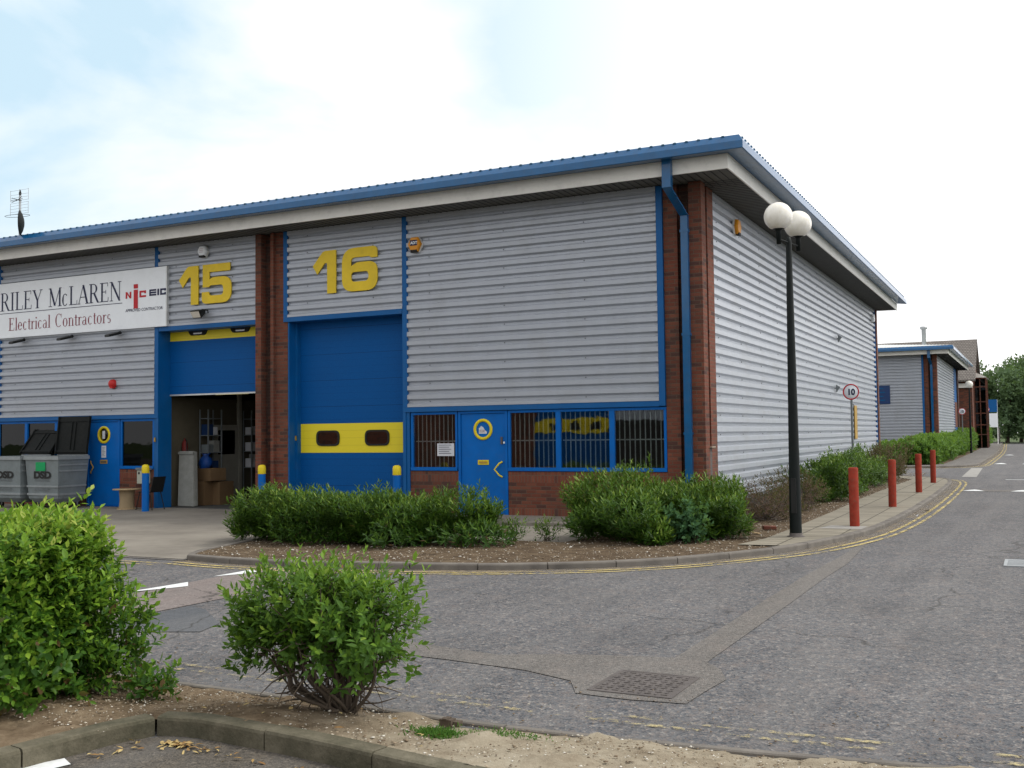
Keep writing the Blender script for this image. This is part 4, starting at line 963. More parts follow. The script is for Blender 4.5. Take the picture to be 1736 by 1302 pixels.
# near island between the side road and the car park
for y0, wd, mt in ((-13.50, .06, 'ymark_thin'), (-13.36, .05, 'ymark_thin')):
    sheet('yellow_line', [(-30, y0), (4.0, y0), (6.3, y0 + .13), (12, y0 + .3), (12, y0 + wd + .3), (6.3, y0 + wd + .13), (4.0, y0 + wd), (-30, y0 + wd)], .008, M['ymark_thin'])
edge = smooth_path([(-20, -13.82), (0, -13.8), (2.6, -13.84), (4.1, -13.74), (5.2, -13.6), (7.5, -13.35), (12, -12.9)], 6)
kerb('kerb', edge, .075, .022, M['kerb'], inner=1, jit=.002)
nk = smooth_path([(.62, -18.), (.74, -16.6), (.86, -15.76), (.99, -15.02), (1.10, -14.83), (1.4, -14.79), (2.2, -14.86), (3.0, -14.98), (4.2, -15.1), (6, -15.2), (9, -15.2)], 6)
sheet('car_park', [(.62, -60), (.62, -18.), (.74, -16.6), (.86, -15.76), (.99, -15.0), (1.15, -14.8), (2.2, -14.83), (3.0, -14.95), (4.2, -15.05), (6, -15.15), (60, -15.2), (60, -60)], .004, M['carpark'])
sheet('car_park', [(-60, -60), (.0, -60), (.0, -17.9), (-60, -17.9)], .004, M['carpark'])
kerb('kerb', nk, .13, .115, M['oldkerb'], inner=-1, step=.8, jit=.006)
# island soil, with real relief
def grid_soil(name, x0, x1, y0, y1, zf, mat, step=.05, keep=lambda x, y: True):
    nx, ny = int((x1 - x0) / step) + 1, int((y1 - y0) / step) + 1
    xs, ys = np.linspace(x0, x1, nx), np.linspace(y0, y1, ny)
    X, Y = np.meshgrid(xs, ys); r2 = np.random.default_rng(3)
    Z = zf(X, Y)
    for s, a in ((7, .012), (3, .008), (1, .004)):
        n = r2.normal(size=(ny // s + 3, nx // s + 3)); iy, ix = np.arange(ny) / s, np.arange(nx) / s
        fy, fx = iy.astype(int), ix.astype(int); ty, tx = (iy - fy)[:, None], (ix - fx)[None]
        Z = Z + a * ((n[fy][:, fx] * (1 - tx) + n[fy][:, fx + 1] * tx) * (1 - ty) + (n[fy + 1][:, fx] * (1 - tx) + n[fy + 1][:, fx + 1] * tx) * ty)
    idx = lambda i, j: i * nx + j
    fs = [(idx(i, j), idx(i, j + 1), idx(i + 1, j + 1), idx(i + 1, j)) for i in range(ny - 1) for j in range(nx - 1) if keep((xs[j] + xs[j + 1]) / 2, (ys[i] + ys[i + 1]) / 2)]
    m = MB(); m.add(np.stack([X.ravel(), Y.ravel(), Z.ravel()], 1), fs, True)
    return structure(m.build(name, mat, fix=False))
kx = np.array([p[0] for p in nk]); ky = np.array([p[1] for p in nk])
def kerb_y(x): return np.interp(x, kx[18:], ky[18:])
ez = lambda x: np.interp(x, [p[0] for p in edge], [p[1] for p in edge])
def zisl(X, Y):
    f = np.clip((ez(X) - .08 - Y) / .85, 0, 1); return .012 + .078 * f - .008 * np.sin(X * 3.1) + .05 * np.exp(-((X - 1.75) / .55) ** 2 - ((Y + 14.3) / .22) ** 2)
M['islandsoil'] = None
t = NT('island_soil'); g = t.pos(); sx = t.n('SeparateXYZ'); t.l(g, sx.inputs[0])
a = t.math('ADD', sx.outputs[0], t.math('MULTIPLY', t.noise(g, 2.5, 5), 1.6))
dry = t.ramp(t.math('DIVIDE', a, 8.), [(.30, 0.), (.46, 1.)])  # left side kept dark: damp soil plus the small shrub's shade, painted in
c = t.mix(dry, t.ramp(t.noise(g, 5, 8, .7), [(.3, (.085, .058, .034)), (.5, (.17, .125, .08)), (.72, (.27, .21, .14))]), t.ramp(t.noise(g, 4, 8, .7), [(.3, (.205, .165, .115)), (.5, (.31, .265, .195)), (.72, (.39, .345, .265))]))
c = t.mix(.45, c, t.mix(t.noise(g, 60, 5, .7), .5, 1.5), 'MULTIPLY')
M['islandsoil'] = t.bsdf(c, .95, 0, t.noise(g, 32, 8, .75), .8, .02, .15)
def keep_isl(x, y):
    if x < .98: return ez(x) - .07 > y and x < np.interp(y, [-18, -16.6, -15.76, -15.02, -14.9], [.53, .65, .77, .90, .98])
    return ez(x) - .07 > y > kerb_y(x) + .10
grid_soil('island_soil', -2.5, 9., -16.8, -12.9, zisl, M['islandsoil'], .045, keep_isl)
sheet('island_soil', [(-8, -18), (.55, -18), (.62, -16.6), (.70, -15.7), (.78, -15.0), (.78, -14.9), (-8, -14.1)], .05, M['islandsoil'])
sheet('island_soil', [(-30, -18), (-8, -18), (-8, -13.9), (-30, -13.9)], .05, M['islandsoil'])
sheet('road_marking', [(.62, -16.2), (.94, -15.40), (1.06, -15.46), (.80, -16.3)], .009, M['wmark'])

# ironwork
mh = empty('manhole_cover', (3.26, -12.48, 0), 'rusty studded manhole cover set in the road in front of the planted corner', 'manhole cover')
m = MB(); x0, x1, y0, y1 = 2.99, 3.53, -12.80, -12.20
m.box(x0, x1, y0, y1, -.01, .009)
fr = MB().box(x0 - .03, x1 + .03, y0 - .03, y0, -.01, .011).box(x0 - .03, x1 + .03, y1, y1 + .03, -.01, .011).box(x0 - .03, x0, y0, y1, -.01, .011).box(x1, x1 + .03, y0, y1, -.01, .011)
for i in range(9):
    for j in range(10):
        cx, cy = x0 + .035 + i * .058, y0 + .035 + j * .058
        if (i + j) % 2 == 0: m.box(cx - .022, cx + .022, cy - .008, cy + .008, .009, .0135)
        else: m.box(cx - .008, cx + .008, cy - .022, cy + .022, .009, .0135)
m.build('cover', M['iron'], mh); fr.build('frame', M['iron'], mh)
gr = empty('drain_grate', (5.6, -4.4, 0), 'pale steel drain grate let into the main road at the right', 'drain cover')
m = MB(); 
for k in range(7): m.box(5.36, 5.86, -4.72 + k * .10, -4.66 + k * .10, .0, .012)
m.build('grate_bars', M['grate'], gr); MB().box(5.32, 5.36, -4.76, -4.02, 0, .013).box(5.86, 5.90, -4.76, -4.02, 0, .013).box(5.36, 5.86, -4.76, -4.725, 0, .013).box(5.36, 5.86, -4.055, -4.02, 0, .013).build('frame', M['grate'], gr)

# ------------------------------------------------------------------ street furniture
def red_bollard(loc, label, h=1.03, r=.083):
    o = MB().lathe([(r, 0), (r, h - .02), (r - .008, h - .004), (r - .03, h), (0, h + .002)], (0, 0, 0), 24).build('bollard', M['red_post'])
    o.location = loc; o.rotation_euler = (random.uniform(-.012, .012), random.uniform(-.012, .012), 0)
    return tag(o, label, 'bollard', 'red bollards along the pavement')
for (x, y), l in zip([(2.86, -.42), (2.89, 4.68), (2.89, 10.39), (2.80, 15.84)], ['red bollard nearest the camera, just right of the black lamp post', 'second red bollard along the pavement from the lamp post', 'third red bollard along the pavement from the lamp post', 'farthest of the four red bollards, at the corner of the side road']):
    red_bollard((x, y, .07), l)
far = MB().lathe([(.11, .35), (.11, 1.6), (.09, 1.66), (0, 1.67)], (2.0, 108, .05), 16).build('bollard', M['iron']); tag(far, 'lone dark red post at the far bend of the road under the trees', 'bollard')
MB().lathe([(.08, 0), (.08, .35)], (2.0, 108, .05), 12).build('base', M['black'], far)
def blue_bollard(loc, label):
    o = empty('bollard', loc, label, 'bollard', 'blue bollards with yellow caps')
    x, y, z = loc
    MB().lathe([(.084, 0), (.084, .92)], loc, 24).build('post', M['blue_door'], o)
    MB().lathe([(.088, .915), (.09, .92), (.09, 1.05), (.078, 1.10), (.04, 1.12), (0, 1.122)], loc, 24).build('cap', M['yellow'], o)
blue_bollard((-13.36, -1.0, .01), 'blue bollard with yellow cap in front of the blue door of unit 15')
blue_bollard((-9.86, -.95, .01), 'blue bollard with yellow cap at the brick pier between units 15 and 16')
blue_bollard((-6.26, -.95, .01), 'blue bollard with yellow cap by the right edge of the closed roller door')

lp = empty('lamp_post', (2.28, -2.55, .07), 'tall black lamp post with two white globes on the corner pavement', 'street lamp')
lx, ly = 2.28, -2.55
MB().lathe([(.096, 0), (.094, .3), (.045, 4.72), (.03, 4.80), (0, 4.81)], (lx, ly, .07), 20).build('pole', M['black_pole'], lp)
MB().lathe([(.0, 0), (.14, 0), (.14, .012), (.10, .02), (.10, .06), (.097, .065)], (lx, ly, .07), 24).build('base_collar', M['iron'], lp)
box('access_door', M['black'], lp, lx - .04, lx + .04, ly - .105, ly - .085, .45, 1.0)
ang = math.radians(80); ux, uy = math.cos(ang), math.sin(ang)
arms = MB()
for s in (-1, 1): arms.tube([(lx, ly, 4.78), (lx + s * ux * .41, ly + s * uy * .41, 4.78)], .013, 8)
arms.build('cross_arm', M['black_pole'], lp)
for s in (-1, 1):
    cx, cy = lx + s * ux * .41, ly + s * uy * .41
    h = MB().lathe([(.0, 4.70), (.035, 4.70), (.038, 4.90), (.05, 4.93), (.12, 4.955), (.12, 4.99), (0, 4.99)], (cx, cy, 0), 20).build('lamp_holder', M['black_pole'], lp)
    prof = [(.222 * math.sin(a), 5.14 - .222 * math.cos(a)) for a in np.linspace(.45, PI, 22)]
    MB().lathe(prof, (cx, cy, 0), 36).build('globe', M['globe'], lp)
def single_lamp(x, y, h, label):
    o = empty('lamp_post', (x, y, .05), label, 'street lamp')
    MB().lathe([(.08, 0), (.05, h - .4), (.05, h - .3)], (x, y, .05), 12).build('pole', M['black_pole'], o)
    MB().lathe([(.26 * math.sin(a), h - .26 * math.cos(a)) for a in np.linspace(.4, PI, 16)], (x, y, 0), 24).build('globe', M['globe'], o)
single_lamp(1.63, 60, 4.85, 'far lamp post with a single white globe beyond the second warehouse')

def speed_sign(x, y, zc, r, label, facing=0., back=False):
    o = empty('speed_sign', (x, y, .05), label, 'road sign')
    MB().tube([(x, y + .05, .03), (x, y + .05, zc + r * .7)], .032, 12).build('pole', M['grey_post'], o)
    d = MB().lathe([(0, .0), (r, .0), (r, .012), (0, .012)], (x, y, zc), 48, 'y').build('sign_face', M['white'], o)
    MB().lathe([(r * .84, .012), (r * .84, .0145), (r * .995, .0145), (r * .995, .012)], (x, y, zc), 48, 'y').build('red_ring', M['logo_red'] if not back else M['red'], o)
    text('lettering', '10', M['navy'], o, (x - r * .46, y - .016, zc - r * .36), r * .72, .002, .010 * r / .2, .92)
    MB().box(x - .05, x + .05, y + .002, y + .03, zc - .06, zc - .03).box(x - .05, x + .05, y + .002, y + .03, zc + .03, zc + .06).build('clamp', M['steel'], o)
    return o
speed_sign(1.33, 9.65, 2.78, .215, 'round 10 speed limit sign on a grey pole against the silver side wall')
speed_sign(1.12, 60, 2.98, .24, 'smaller looking 10 speed sign in front of the brick building')
speed_sign(1.2, 98, 3.7, .30, 'farthest round speed sign beside the blue board')
fs = empty('sign_board', (1.5, 105, 0), 'tall blue and white board on a post at the far end of the road', 'sign')
box('panel', M['blue'], fs, .95, 2.0, 105, 105.1, 3.55, 4.9); box('panel', M['white'], fs, 1.2, 2.0, 104.9, 105.0, 1.9, 3.4); box('post', M['white_bar'], fs, 1.94, 2.04, 105.11, 105.2, 0, 4.9); box('post', M['white_bar'], fs, .95, 1.05, 105.11, 105.2, 0, 4.9)
us = empty('unit_sign_board', (-3.4, 52.7, 4), 'dark blue board on the front of the farther silver warehouse', 'sign')
box('board', M['far_sign'], us, -4.3, -2.75, Y2 - .12, Y2 - .045, 3.45, 4.65)
m = MB()
for k in range(4): m.box(-4.1, -3.05 - .1 * (k % 2), Y2 - .125, Y2 - .121, 3.65 + k * .26, 3.72 + k * .26)
m.build('lettering', M['blue_gutter'], us)
st = MB().box(-.05, .05, -.05, .05, 0, .62).build('marker_post', M['post_wood'], None, .008); st.location = (1.88, -.62, .06); tag(st, 'short pale concrete marker post just behind the black lamp post', 'post')
bk = MB().box(-.11, .11, -.05, .05, 0, .065).build('loose_brick', M['brick_clean'], None, .004); bk.location = (1.62, -1.5, .07); bk.rotation_euler = (.1, .05, .5); tag(bk, 'loose red brick lying on the soil left of the lamp post', 'brick')
wd = MB().box(-.16, .16, -.03, .03, 0, .012).build('wood_offcut', M['wood'], None, .002); wd.location = (1.52, -2.25, .085); wd.rotation_euler = (0, .05, -.6); tag(wd, 'flat pale wood offcut on the soil near the loose brick', 'wood')
rw = MB().box(-.1, .0, .2, .36, 0, .55).build('gas_marker', M['iron'], None, .006); rw.location = (.12, .02, .9); tag(rw, 'small rusty box at the foot of the brick corner pier', 'box')
cap = MB().box(-.16, .06, .16, .40, 0, .02).build('cap', M['post_wood'], rw); cap.matrix_parent_inverse = Matrix.Identity(4); cap.location = (0, 0, .55)

for (x, y), l, mt_ in (((3.62, 2.9), 'crumpled scrap of pale paper in the gutter beside the second red bollard', 'paper'), ((3.6, 4.5), 'small tan scrap of litter in the gutter by the double yellow lines', 'card2')):
    m = MB(); m.add([(x + random.uniform(-.09, .09), y + random.uniform(-.07, .07), random.uniform(.008, .06)) for _ in range(7)], [(0, 1, 2), (0, 2, 3), (1, 2, 4), (3, 4, 5), (2, 4, 6), (0, 5, 6)])
    tag(m.build('litter', M[mt_]), l, 'litter')
# ---- waste bins
def bin_(x1, y0, label, lid_h, lid_tilt, sticker, rot=0., wdt=1.20, dep=.95):
    """x1,y0 : right front corner"""
    o = empty('waste_bin', (x1 - wdt / 2, y0 + dep / 2, 0), label, 'waste bin', 'galvanised wheeled waste bins')
    x0, y1 = x1 - wdt, y0 + dep; zb, zt = .28, 1.34
    m = MB(); tp = .07
    def ringv(i, z, t): return [(x0 + i, y0 + i, z), (x1 - i, y0 + i, z), (x1 - i, y1 - i, z), (x0 + i, y1 - i, z)]
    lv = [(tp + .10, zb - .12), (tp, zb), (tp * .0, zt)]
    vs = []; 
    for i, z in lv: vs += ringv(i, z, 0)
    inn = ringv(.03, zt, 0) + ringv(tp + .03, zb + .03, 0)
    vs += inn
    f = [(0, 3, 2, 1)]
    for L in range(2): f += [(L * 4 + k, L * 4 + (k + 1) % 4, (L + 1) * 4 + (k + 1) % 4, (L + 1) * 4 + k) for k in range(4)]
    f += [(8 + k, 8 + (k + 1) % 4, 12 + (k + 1) % 4, 12 + k) for k in range(4)] + [(12 + k, 12 + (k + 1) % 4, 16 + (k + 1) % 4, 16 + k) for k in range(4)] + [(16, 17, 18, 19)]
    m.add(vs, f); m.build('body', M['bin'], o)
    rb = MB()
    for z, hh, e in ((.36, .05, .025), (.56, .045, .02), (1.25, .09, .035)):
        i = tp * (zt - z) / (zt - zb); rb.box(x0 + i - e, x1 - i + e, y0 + i - e, y0 + i + .0, z, z + hh); rb.box(x1 - i, x1 - i + e, y0 + i + .001, y1 - i, z, z + hh); rb.box(x0 + i - e, x0 + i, y0 + i + .001, y1 - i, z, z + hh)
    for z in (.95, 1.1): 
        i = tp * (zt - z) / (zt - zb); rb.box(x1 - i, x1 - i + .02, y0 + i + .04, y1 - i - .04, z, z + .035)
    rb.build('rib', M['bin_rib'], o)
    for cx in (x0 + .22, x1 - .22):
        for cy in (y0 + .2, y1 - .2):
            w = MB().lathe([(0, -.025), (.085, -.025), (.10, -.015), (.10, .015), (.085, .025), (0, .025)], (cx, cy, .10), 20, 'x').build('wheel', M['rubber'], o)
            MB().box(cx - .035, cx + .035, cy - .03, cy + .03, .10 + .101, .20).box(cx - .04, cx - .03, cy - .02, cy + .02, .09, .20).box(cx + .03, cx + .04, cy - .02, cy + .02, .09, .20).build('castor_fork', M['steel'], w)
    # lid, hinged at the back and thrown open
    th = math.radians(lid_tilt); c, s = math.cos(th), math.sin(th)
    lm = MB()
    def P(u, v, w): return (x0 + .02 + u * (wdt - .04), y1 - .02 + v * s - w * c, zt + .03 + v * c + w * s)
    def slab(u0, u1, v0, v1, w0, w1):
        lm.add([P(u, v, w) for u in (u0, u1) for v in (v0, v1) for w in (w0, w1)], [(0, 1, 3, 2), (4, 6, 7, 5), (0, 4, 5, 1), (2, 3, 7, 6), (0, 2, 6, 4), (1, 5, 7, 3)])
    slab(0, 1, 0, lid_h, 0, .03)
    slab(.02, .98, .04, .10, .03, .055); slab(.02, .98, lid_h - .14, lid_h - .05, .03, .05)
    slab(.0, .04, 0, lid_h, .03, .07); slab(.96, 1., 0, lid_h, .03, .07); slab(.42, .46, .1, lid_h - .14, .03, .05); slab(.54, .58, .1, lid_h - .14, .03, .05)
    lm.build('lid', M['lid'], o, .006)
    MB().tube([(x0 + .05, y1 - .0, zt + .01), (x1 - .05, y1 - .0, zt + .01)], .018, 8).build('hinge_bar', M['steel'], o)
    i = tp * .35
    text('lettering', 'DSD', M['black'], o, (x0 + .30, y0 + .017, .79), .165, .003, .012, 1.35)
    text('lettering', 'CONTRACTING', M['grey_post'], o, (x0 + .34, y0 + .028, .845 - .14), .05, .002, 0, 1.)
    text('lettering', '01268 280 682', M['grey_post'], o, (x0 + .30, y0 + .040, .47), .065, .002, 0, 1.)
    if sticker: box('sticker', M['green_sticker'], o, x0 + .40, x0 + .74, y0 - .008, y0 + .004, .97, 1.19)
    return o
bin_(-15.98, -1.32, 'galvanised DSD waste bin with green sticker, its black lid standing open against the window', .98, 7, True)
bin_(-17.28, -1.38, 'galvanised DSD waste bin at the left edge, its black lid leaning back', .80, 38, False)

# ---- small things by the door of unit 15
cd = empty('cable_drum', (-14.45, -.55, .0), 'empty plywood cable drum standing by the blue door of unit 15', 'cable drum')
MB().lathe([(0, .49), (.34, .49), (.34, .515), (0, .515)], (-14.45, -.55, 0), 32).build('flange', M['wood'], cd)
MB().lathe([(0, .01), (.24, .01), (.24, .03), (0, .03)], (-14.45, -.55, 0), 32).build('flange', M['wood'], cd)
MB().lathe([(.19, .03), (.17, .25), (.19, .49)], (-14.45, -.55, 0), 28).build('barrel', M['card2'], cd)
eb = empty('junction_box', (-14.30, -.1, .8), 'pale grey electrical box on the wall above the cable drum', 'electrical box')
box('enclosure', M['brown_box'], eb, -14.52, -14.22, -.17, -.006, .62, .96, bevel=.008); box('hood', M['grey_post'], eb, -14.54, -14.16, -.20, -.006, .962, 1.02, bevel=.006)
box('gland', M['black'], eb, -14.47, -14.42, -.176, -.171, .86, .91); box('gland', M['black'], eb, -14.34, -14.29, -.176, -.171, .86, .91)
ch = empty('chair', (-13.7, -.55, 0), 'black plastic chair with thin legs behind the left blue bollard', 'chair')
cx, cy = -13.72, -.5
MB().box(cx - .22, cx + .22, cy - .21, cy + .21, .44, .46).build('seat', M['black'], ch, .008)
MB().add([(cx + .20, cy - .2, .46), (cx + .20, cy + .2, .46), (cx + .30, cy + .2, .82), (cx + .30, cy - .2, .82), (cx + .22, cy - .2, .46), (cx + .22, cy + .2, .46), (cx + .32, cy + .2, .82), (cx + .32, cy - .2, .82)], [(0, 1, 2, 3), (7, 6, 5, 4), (0, 4, 5, 1), (1, 5, 6, 2), (2, 6, 7, 3), (3, 7, 4, 0)]).build('backrest', M['black'], ch)
for sx in (-1, 1):
    for sy in (-1, 1): MB().tube([(cx + sx * .17, cy + sy * .17, .44), (cx + sx * .27, cy + sy * .2, .01)], .011, 8).build('leg', M['black'], ch)

# ---- things inside unit 15
o = empty('wrapped_panel', (-13.4, .7, 0), 'tall grey wrapped panel leaning inside the open roller door', 'panel')
MB().add([(-13.86, .55, .02), (-13.30, .55, .02), (-13.48, .72, 1.42), (-13.98, .72, 1.42), (-13.86, .70, .02), (-13.30, .70, .02), (-13.48, .86, 1.40), (-13.98, .86, 1.40)], [(0, 1, 2, 3), (7, 6, 5, 4), (0, 4, 5, 1), (1, 5, 6, 2), (2, 6, 7, 3), (3, 7, 4, 0)]).build('wrapping', M['wrap'], o, .015)
box('tape', M['wrap'], o, -13.97, -13.47, .68, .715, 1.34, 1.40)
def carton(x, y, z, w, d, h, label):
    o = MB().box(-w / 2, w / 2, -d / 2, d / 2, 0, h).build('cardboard_box', M['card'], None, .006); o.location = (x, y, z); o.rotation_euler.z = random.uniform(-.2, .2)
    t_ = MB().box(-w / 2 - .002, w / 2 + .002, -.03, .03, h, h + .002).build('tape', M['tan'], None); t_.parent = o
    return tag(o, label, 'box', 'cartons inside the open door')
carton(-13.62, 1.25, .012, .36, .36, .62, 'light cardboard box standing beside the grey wrapped panel')
carton(-13.38, 1.62, .012, .40, .5, .60, 'darker cardboard box behind the light one inside the door')
carton(-13.55, 1.40, .64, .66, .5, .32, 'long cardboard box lying on top of the two boxes inside the door')
o = MB().lathe([(.13, 0), (.17, .10), (.15, .24), (.07, .32), (.10, .38), (0, .34)], (-13.66, 1.35, .965), 14).build('plastic_bag', M['bag']); tag(o, 'bright blue plastic sack on the stacked cardboard boxes', 'bag')
for v in o.data.vertices: v.co += Vector((random.uniform(-.03, .03), random.uniform(-.03, .03), random.uniform(-.02, .02)))
def shelving(x, y, w, label):
    o = empty('shelving_rack', (x, y, 0), label, 'shelving')
    for sx in (0, w):
        for sy in (0, .5): box('upright', M['grey_post'], o, x + sx - .02, x + sx + .02, y + sy - .02, y + sy + .02, .012, 2.4)
    for k, z in enumerate((.3, .9, 1.4, 1.9, 2.35)):
        box('shelf', M['grey_post'], o, x + .021, x + w - .021, y - .02, y + .52, z, z + .03)
    return o
shelving(-11.75, 4.2, 1.15, 'dark steel shelving stacked with packets at the right inside unit 15')
def side_rack(y0, y1, label):
    o = empty('shelving_rack', (-13.9, y0, 0), label, 'shelving')
    for x in (-14.05, -13.76):
        for y in (y0, y1): box('upright', M['grey_post'], o, x - .015, x + .015, y - .015, y + .015, .012, 2.5)
    for z in (.3, .9, 1.35, 1.8, 2.25): box('shelf', M['grey_post'], o, -14.06, -13.75, y0 + .016, y1 - .016, z, z + .025)
side_rack(1.55, 2.05, 'narrow wall rack of pale packets left of the cream inner door of unit 15')
side_rack(3.25, 4.6, 'dark wall rack right of the cream inner door of unit 15')
nbox = 0
for ya, yb_, lb_ in ((1.58, 2.02, 'stored packet on the narrow rack left of the cream inner door'), (3.3, 4.55, 'stored packet on the dark rack right of the cream inner door')):
    for z in (.925, 1.375, 1.825):
        y = ya
        while y < yb_ - .12:
            bw, bh = random.uniform(.12, .24), random.uniform(.2, .36); bw = min(bw, yb_ - y)
            o = MB().box(-14.03, -13.80, y, y + bw, z, z + bh).build('packet', M[random.choice(['paper', 'bin', 'wrap', 'far_sign', 'paper'])], None, .004)
            tag(o, lb_, 'box', 'packets on the wall racks'); y += bw + random.uniform(.01, .05)
for sx, sy, w in ((-11.75, 4.2, 1.15),):
    for z in (.33, .93, 1.43, 1.93):
        x = sx + .06
        while x < sx + w - .28:
            bw, bh = random.uniform(.14, .26), random.uniform(.2, .38)
            o = MB().box(x, x + bw, sy + .03, sy + .4, z, z + bh).build('packet', M[random.choice(['paper', 'card', 'wrap', 'paper', 'steel'])], None, .004)
            tag(o, 'stored packet on the shelving at the far right inside unit 15', 'box', 'packets on the shelves')
            x += bw + random.uniform(.01, .08)
ex = empty('fire_extinguisher', (-13.75, .9, 1.2), 'red fire extinguisher on the wall inside the open door', 'fire extinguisher')
MB().lathe([(.0, 1.15), (.07, 1.15), (.075, 1.2), (.075, 1.6), (.05, 1.68), (.02, 1.7), (.02, 1.75), (0, 1.75)], (-14.0, .95, 0), 18).build('cylinder', M['red_dull'], ex); MB().tube([(-14.0, .95, 1.74), (-13.92, .93, 1.7), (-13.90, .91, 1.35)], .012, 6).build('hose', M['black'], ex)
tl = empty('strip_light', (-13.3, 1.4, 3.2), 'lit strip light hanging just inside the open roller door', 'light')
MB().box(-13.6, -12.4, 1.55, 1.65, 2.93, 2.99).build('fitting', M['white'], tl); MB().tube([(-13.55, 1.6, 2.9), (-12.45, 1.6, 2.9)], .02, 10).build('tube', M['tube'], tl)
# ------------------------------------------------------------------ planting
def unit_v(a): return a / (np.linalg.norm(a, axis=-1, keepdims=True) + 1e-9)
def leaf_mesh(name, P, D, N, L, W, rnd, mat, parent=None, simple=False, curl=.12):
    n = len(P); D = unit_v(D); S = unit_v(np.cross(D, N)); U = np.cross(S, D)
    L = np.broadcast_to(np.asarray(L, float), (n,))[:, None]; W = np.broadcast_to(np.asarray(W, float), (n,))[:, None]
    if simple: T = [(0, 0, 0), (.5, .45, .12), (0, 1, -.05), (-.5, .45, .12)]; F = [(0, 1, 2), (0, 2, 3)]
    else: T = [(0, 0, 0), (.36, .22, .10), (.46, .55, .13), (0, 1, -curl), (-.46, .55, .13), (-.36, .22, .10)]; F = [(0, 1, 2, 3), (0, 3, 4, 5)]
    k = len(T); V = np.zeros((n, k, 3))
    for i, (a, b, c) in enumerate(T): V[:, i] = P + S * W * a + D * L * b + U * W * c
    q = len(F[0]); base = (np.arange(n) * k)[:, None, None]; FF = (base + np.array(F)[None]).reshape(-1, q)
    me = bpy.data.meshes.new(name); me.vertices.add(n * k); me.vertices.foreach_set('co', V.ravel())
    me.loops.add(FF.size); me.loops.foreach_set('vertex_index', FF.ravel().astype(np.int32))
    me.polygons.add(len(FF)); me.polygons.foreach_set('loop_start', (np.arange(len(FF)) * q).astype(np.int32)); me.polygons.foreach_set('loop_total', np.full(len(FF), q, np.int32))
    me.update(calc_edges=True)
    at = me.attributes.new('rnd', 'FLOAT', 'POINT'); at.data.foreach_set('value', np.repeat(rnd, k).astype(np.float32))
    me.materials.append(mat)
    o = bpy.data.objects.new(name, me); C.objects.link(o)
    if parent: o.parent = parent; o.matrix_parent_inverse = parent_inv(parent)
    return o
def shoots(rg, P, D, length, per, L, W, tipcol=.25, basecol=.35, spread=.9):
    """leaves set spirally along each shoot; young leaves at the tip are paler"""
    n = len(P); D = unit_v(D); a = np.tile(np.array([0, 0, 1.]), (n, 1)); a[np.abs(D[:, 2]) > .9] = (1, 0, 0)
    A = unit_v(np.cross(D, a)); B = np.cross(D, A); out = []
    sh = rg.uniform(0, 1, n); ln = length * rg.uniform(.6, 1.25, n)
    for k in range(per):
        t = (k + .5) / per; th = 2.4 * k + rg.uniform(0, 6.28, n) * .15 + sh * 6.28
        rad = A * np.cos(th)[:, None] + B * np.sin(th)[:, None]
        pos = P + D * (ln * t)[:, None]
        d = unit_v(D * (.35 + .75 * t ** 2) + rad * spread * (1.1 - .55 * t ** 2) + rg.normal(0, .16, (n, 3)) + np.array([0, 0, .08]))
        nn = unit_v(D + np.array([0, 0, .5]) - rad * .3)
        sz = (.72 + .45 * math.sin(PI * min(1, t * .8 + .2))) * rg.uniform(.5, 1.3, n)
        c = np.clip(basecol + rg.normal(0, .13, n) + (sh - .5) * .25 + tipcol * (t > .62) * (rg.random(n) < .75), 0, 1)
        out.append((pos, d, nn, L * sz, W * sz, c))
    return [np.concatenate([o[i] for o in out]) for i in range(6)]
def lump(rg, k=9, amp=.13):
    K = rg.normal(0, 2.6, (k, 3)); ph = rg.uniform(0, 6.28, k); am = rg.uniform(.4, 1, k) * amp / math.sqrt(k) * 1.8
    return lambda U: 1 + (np.sin(U @ K.T + ph) * am).sum(1)
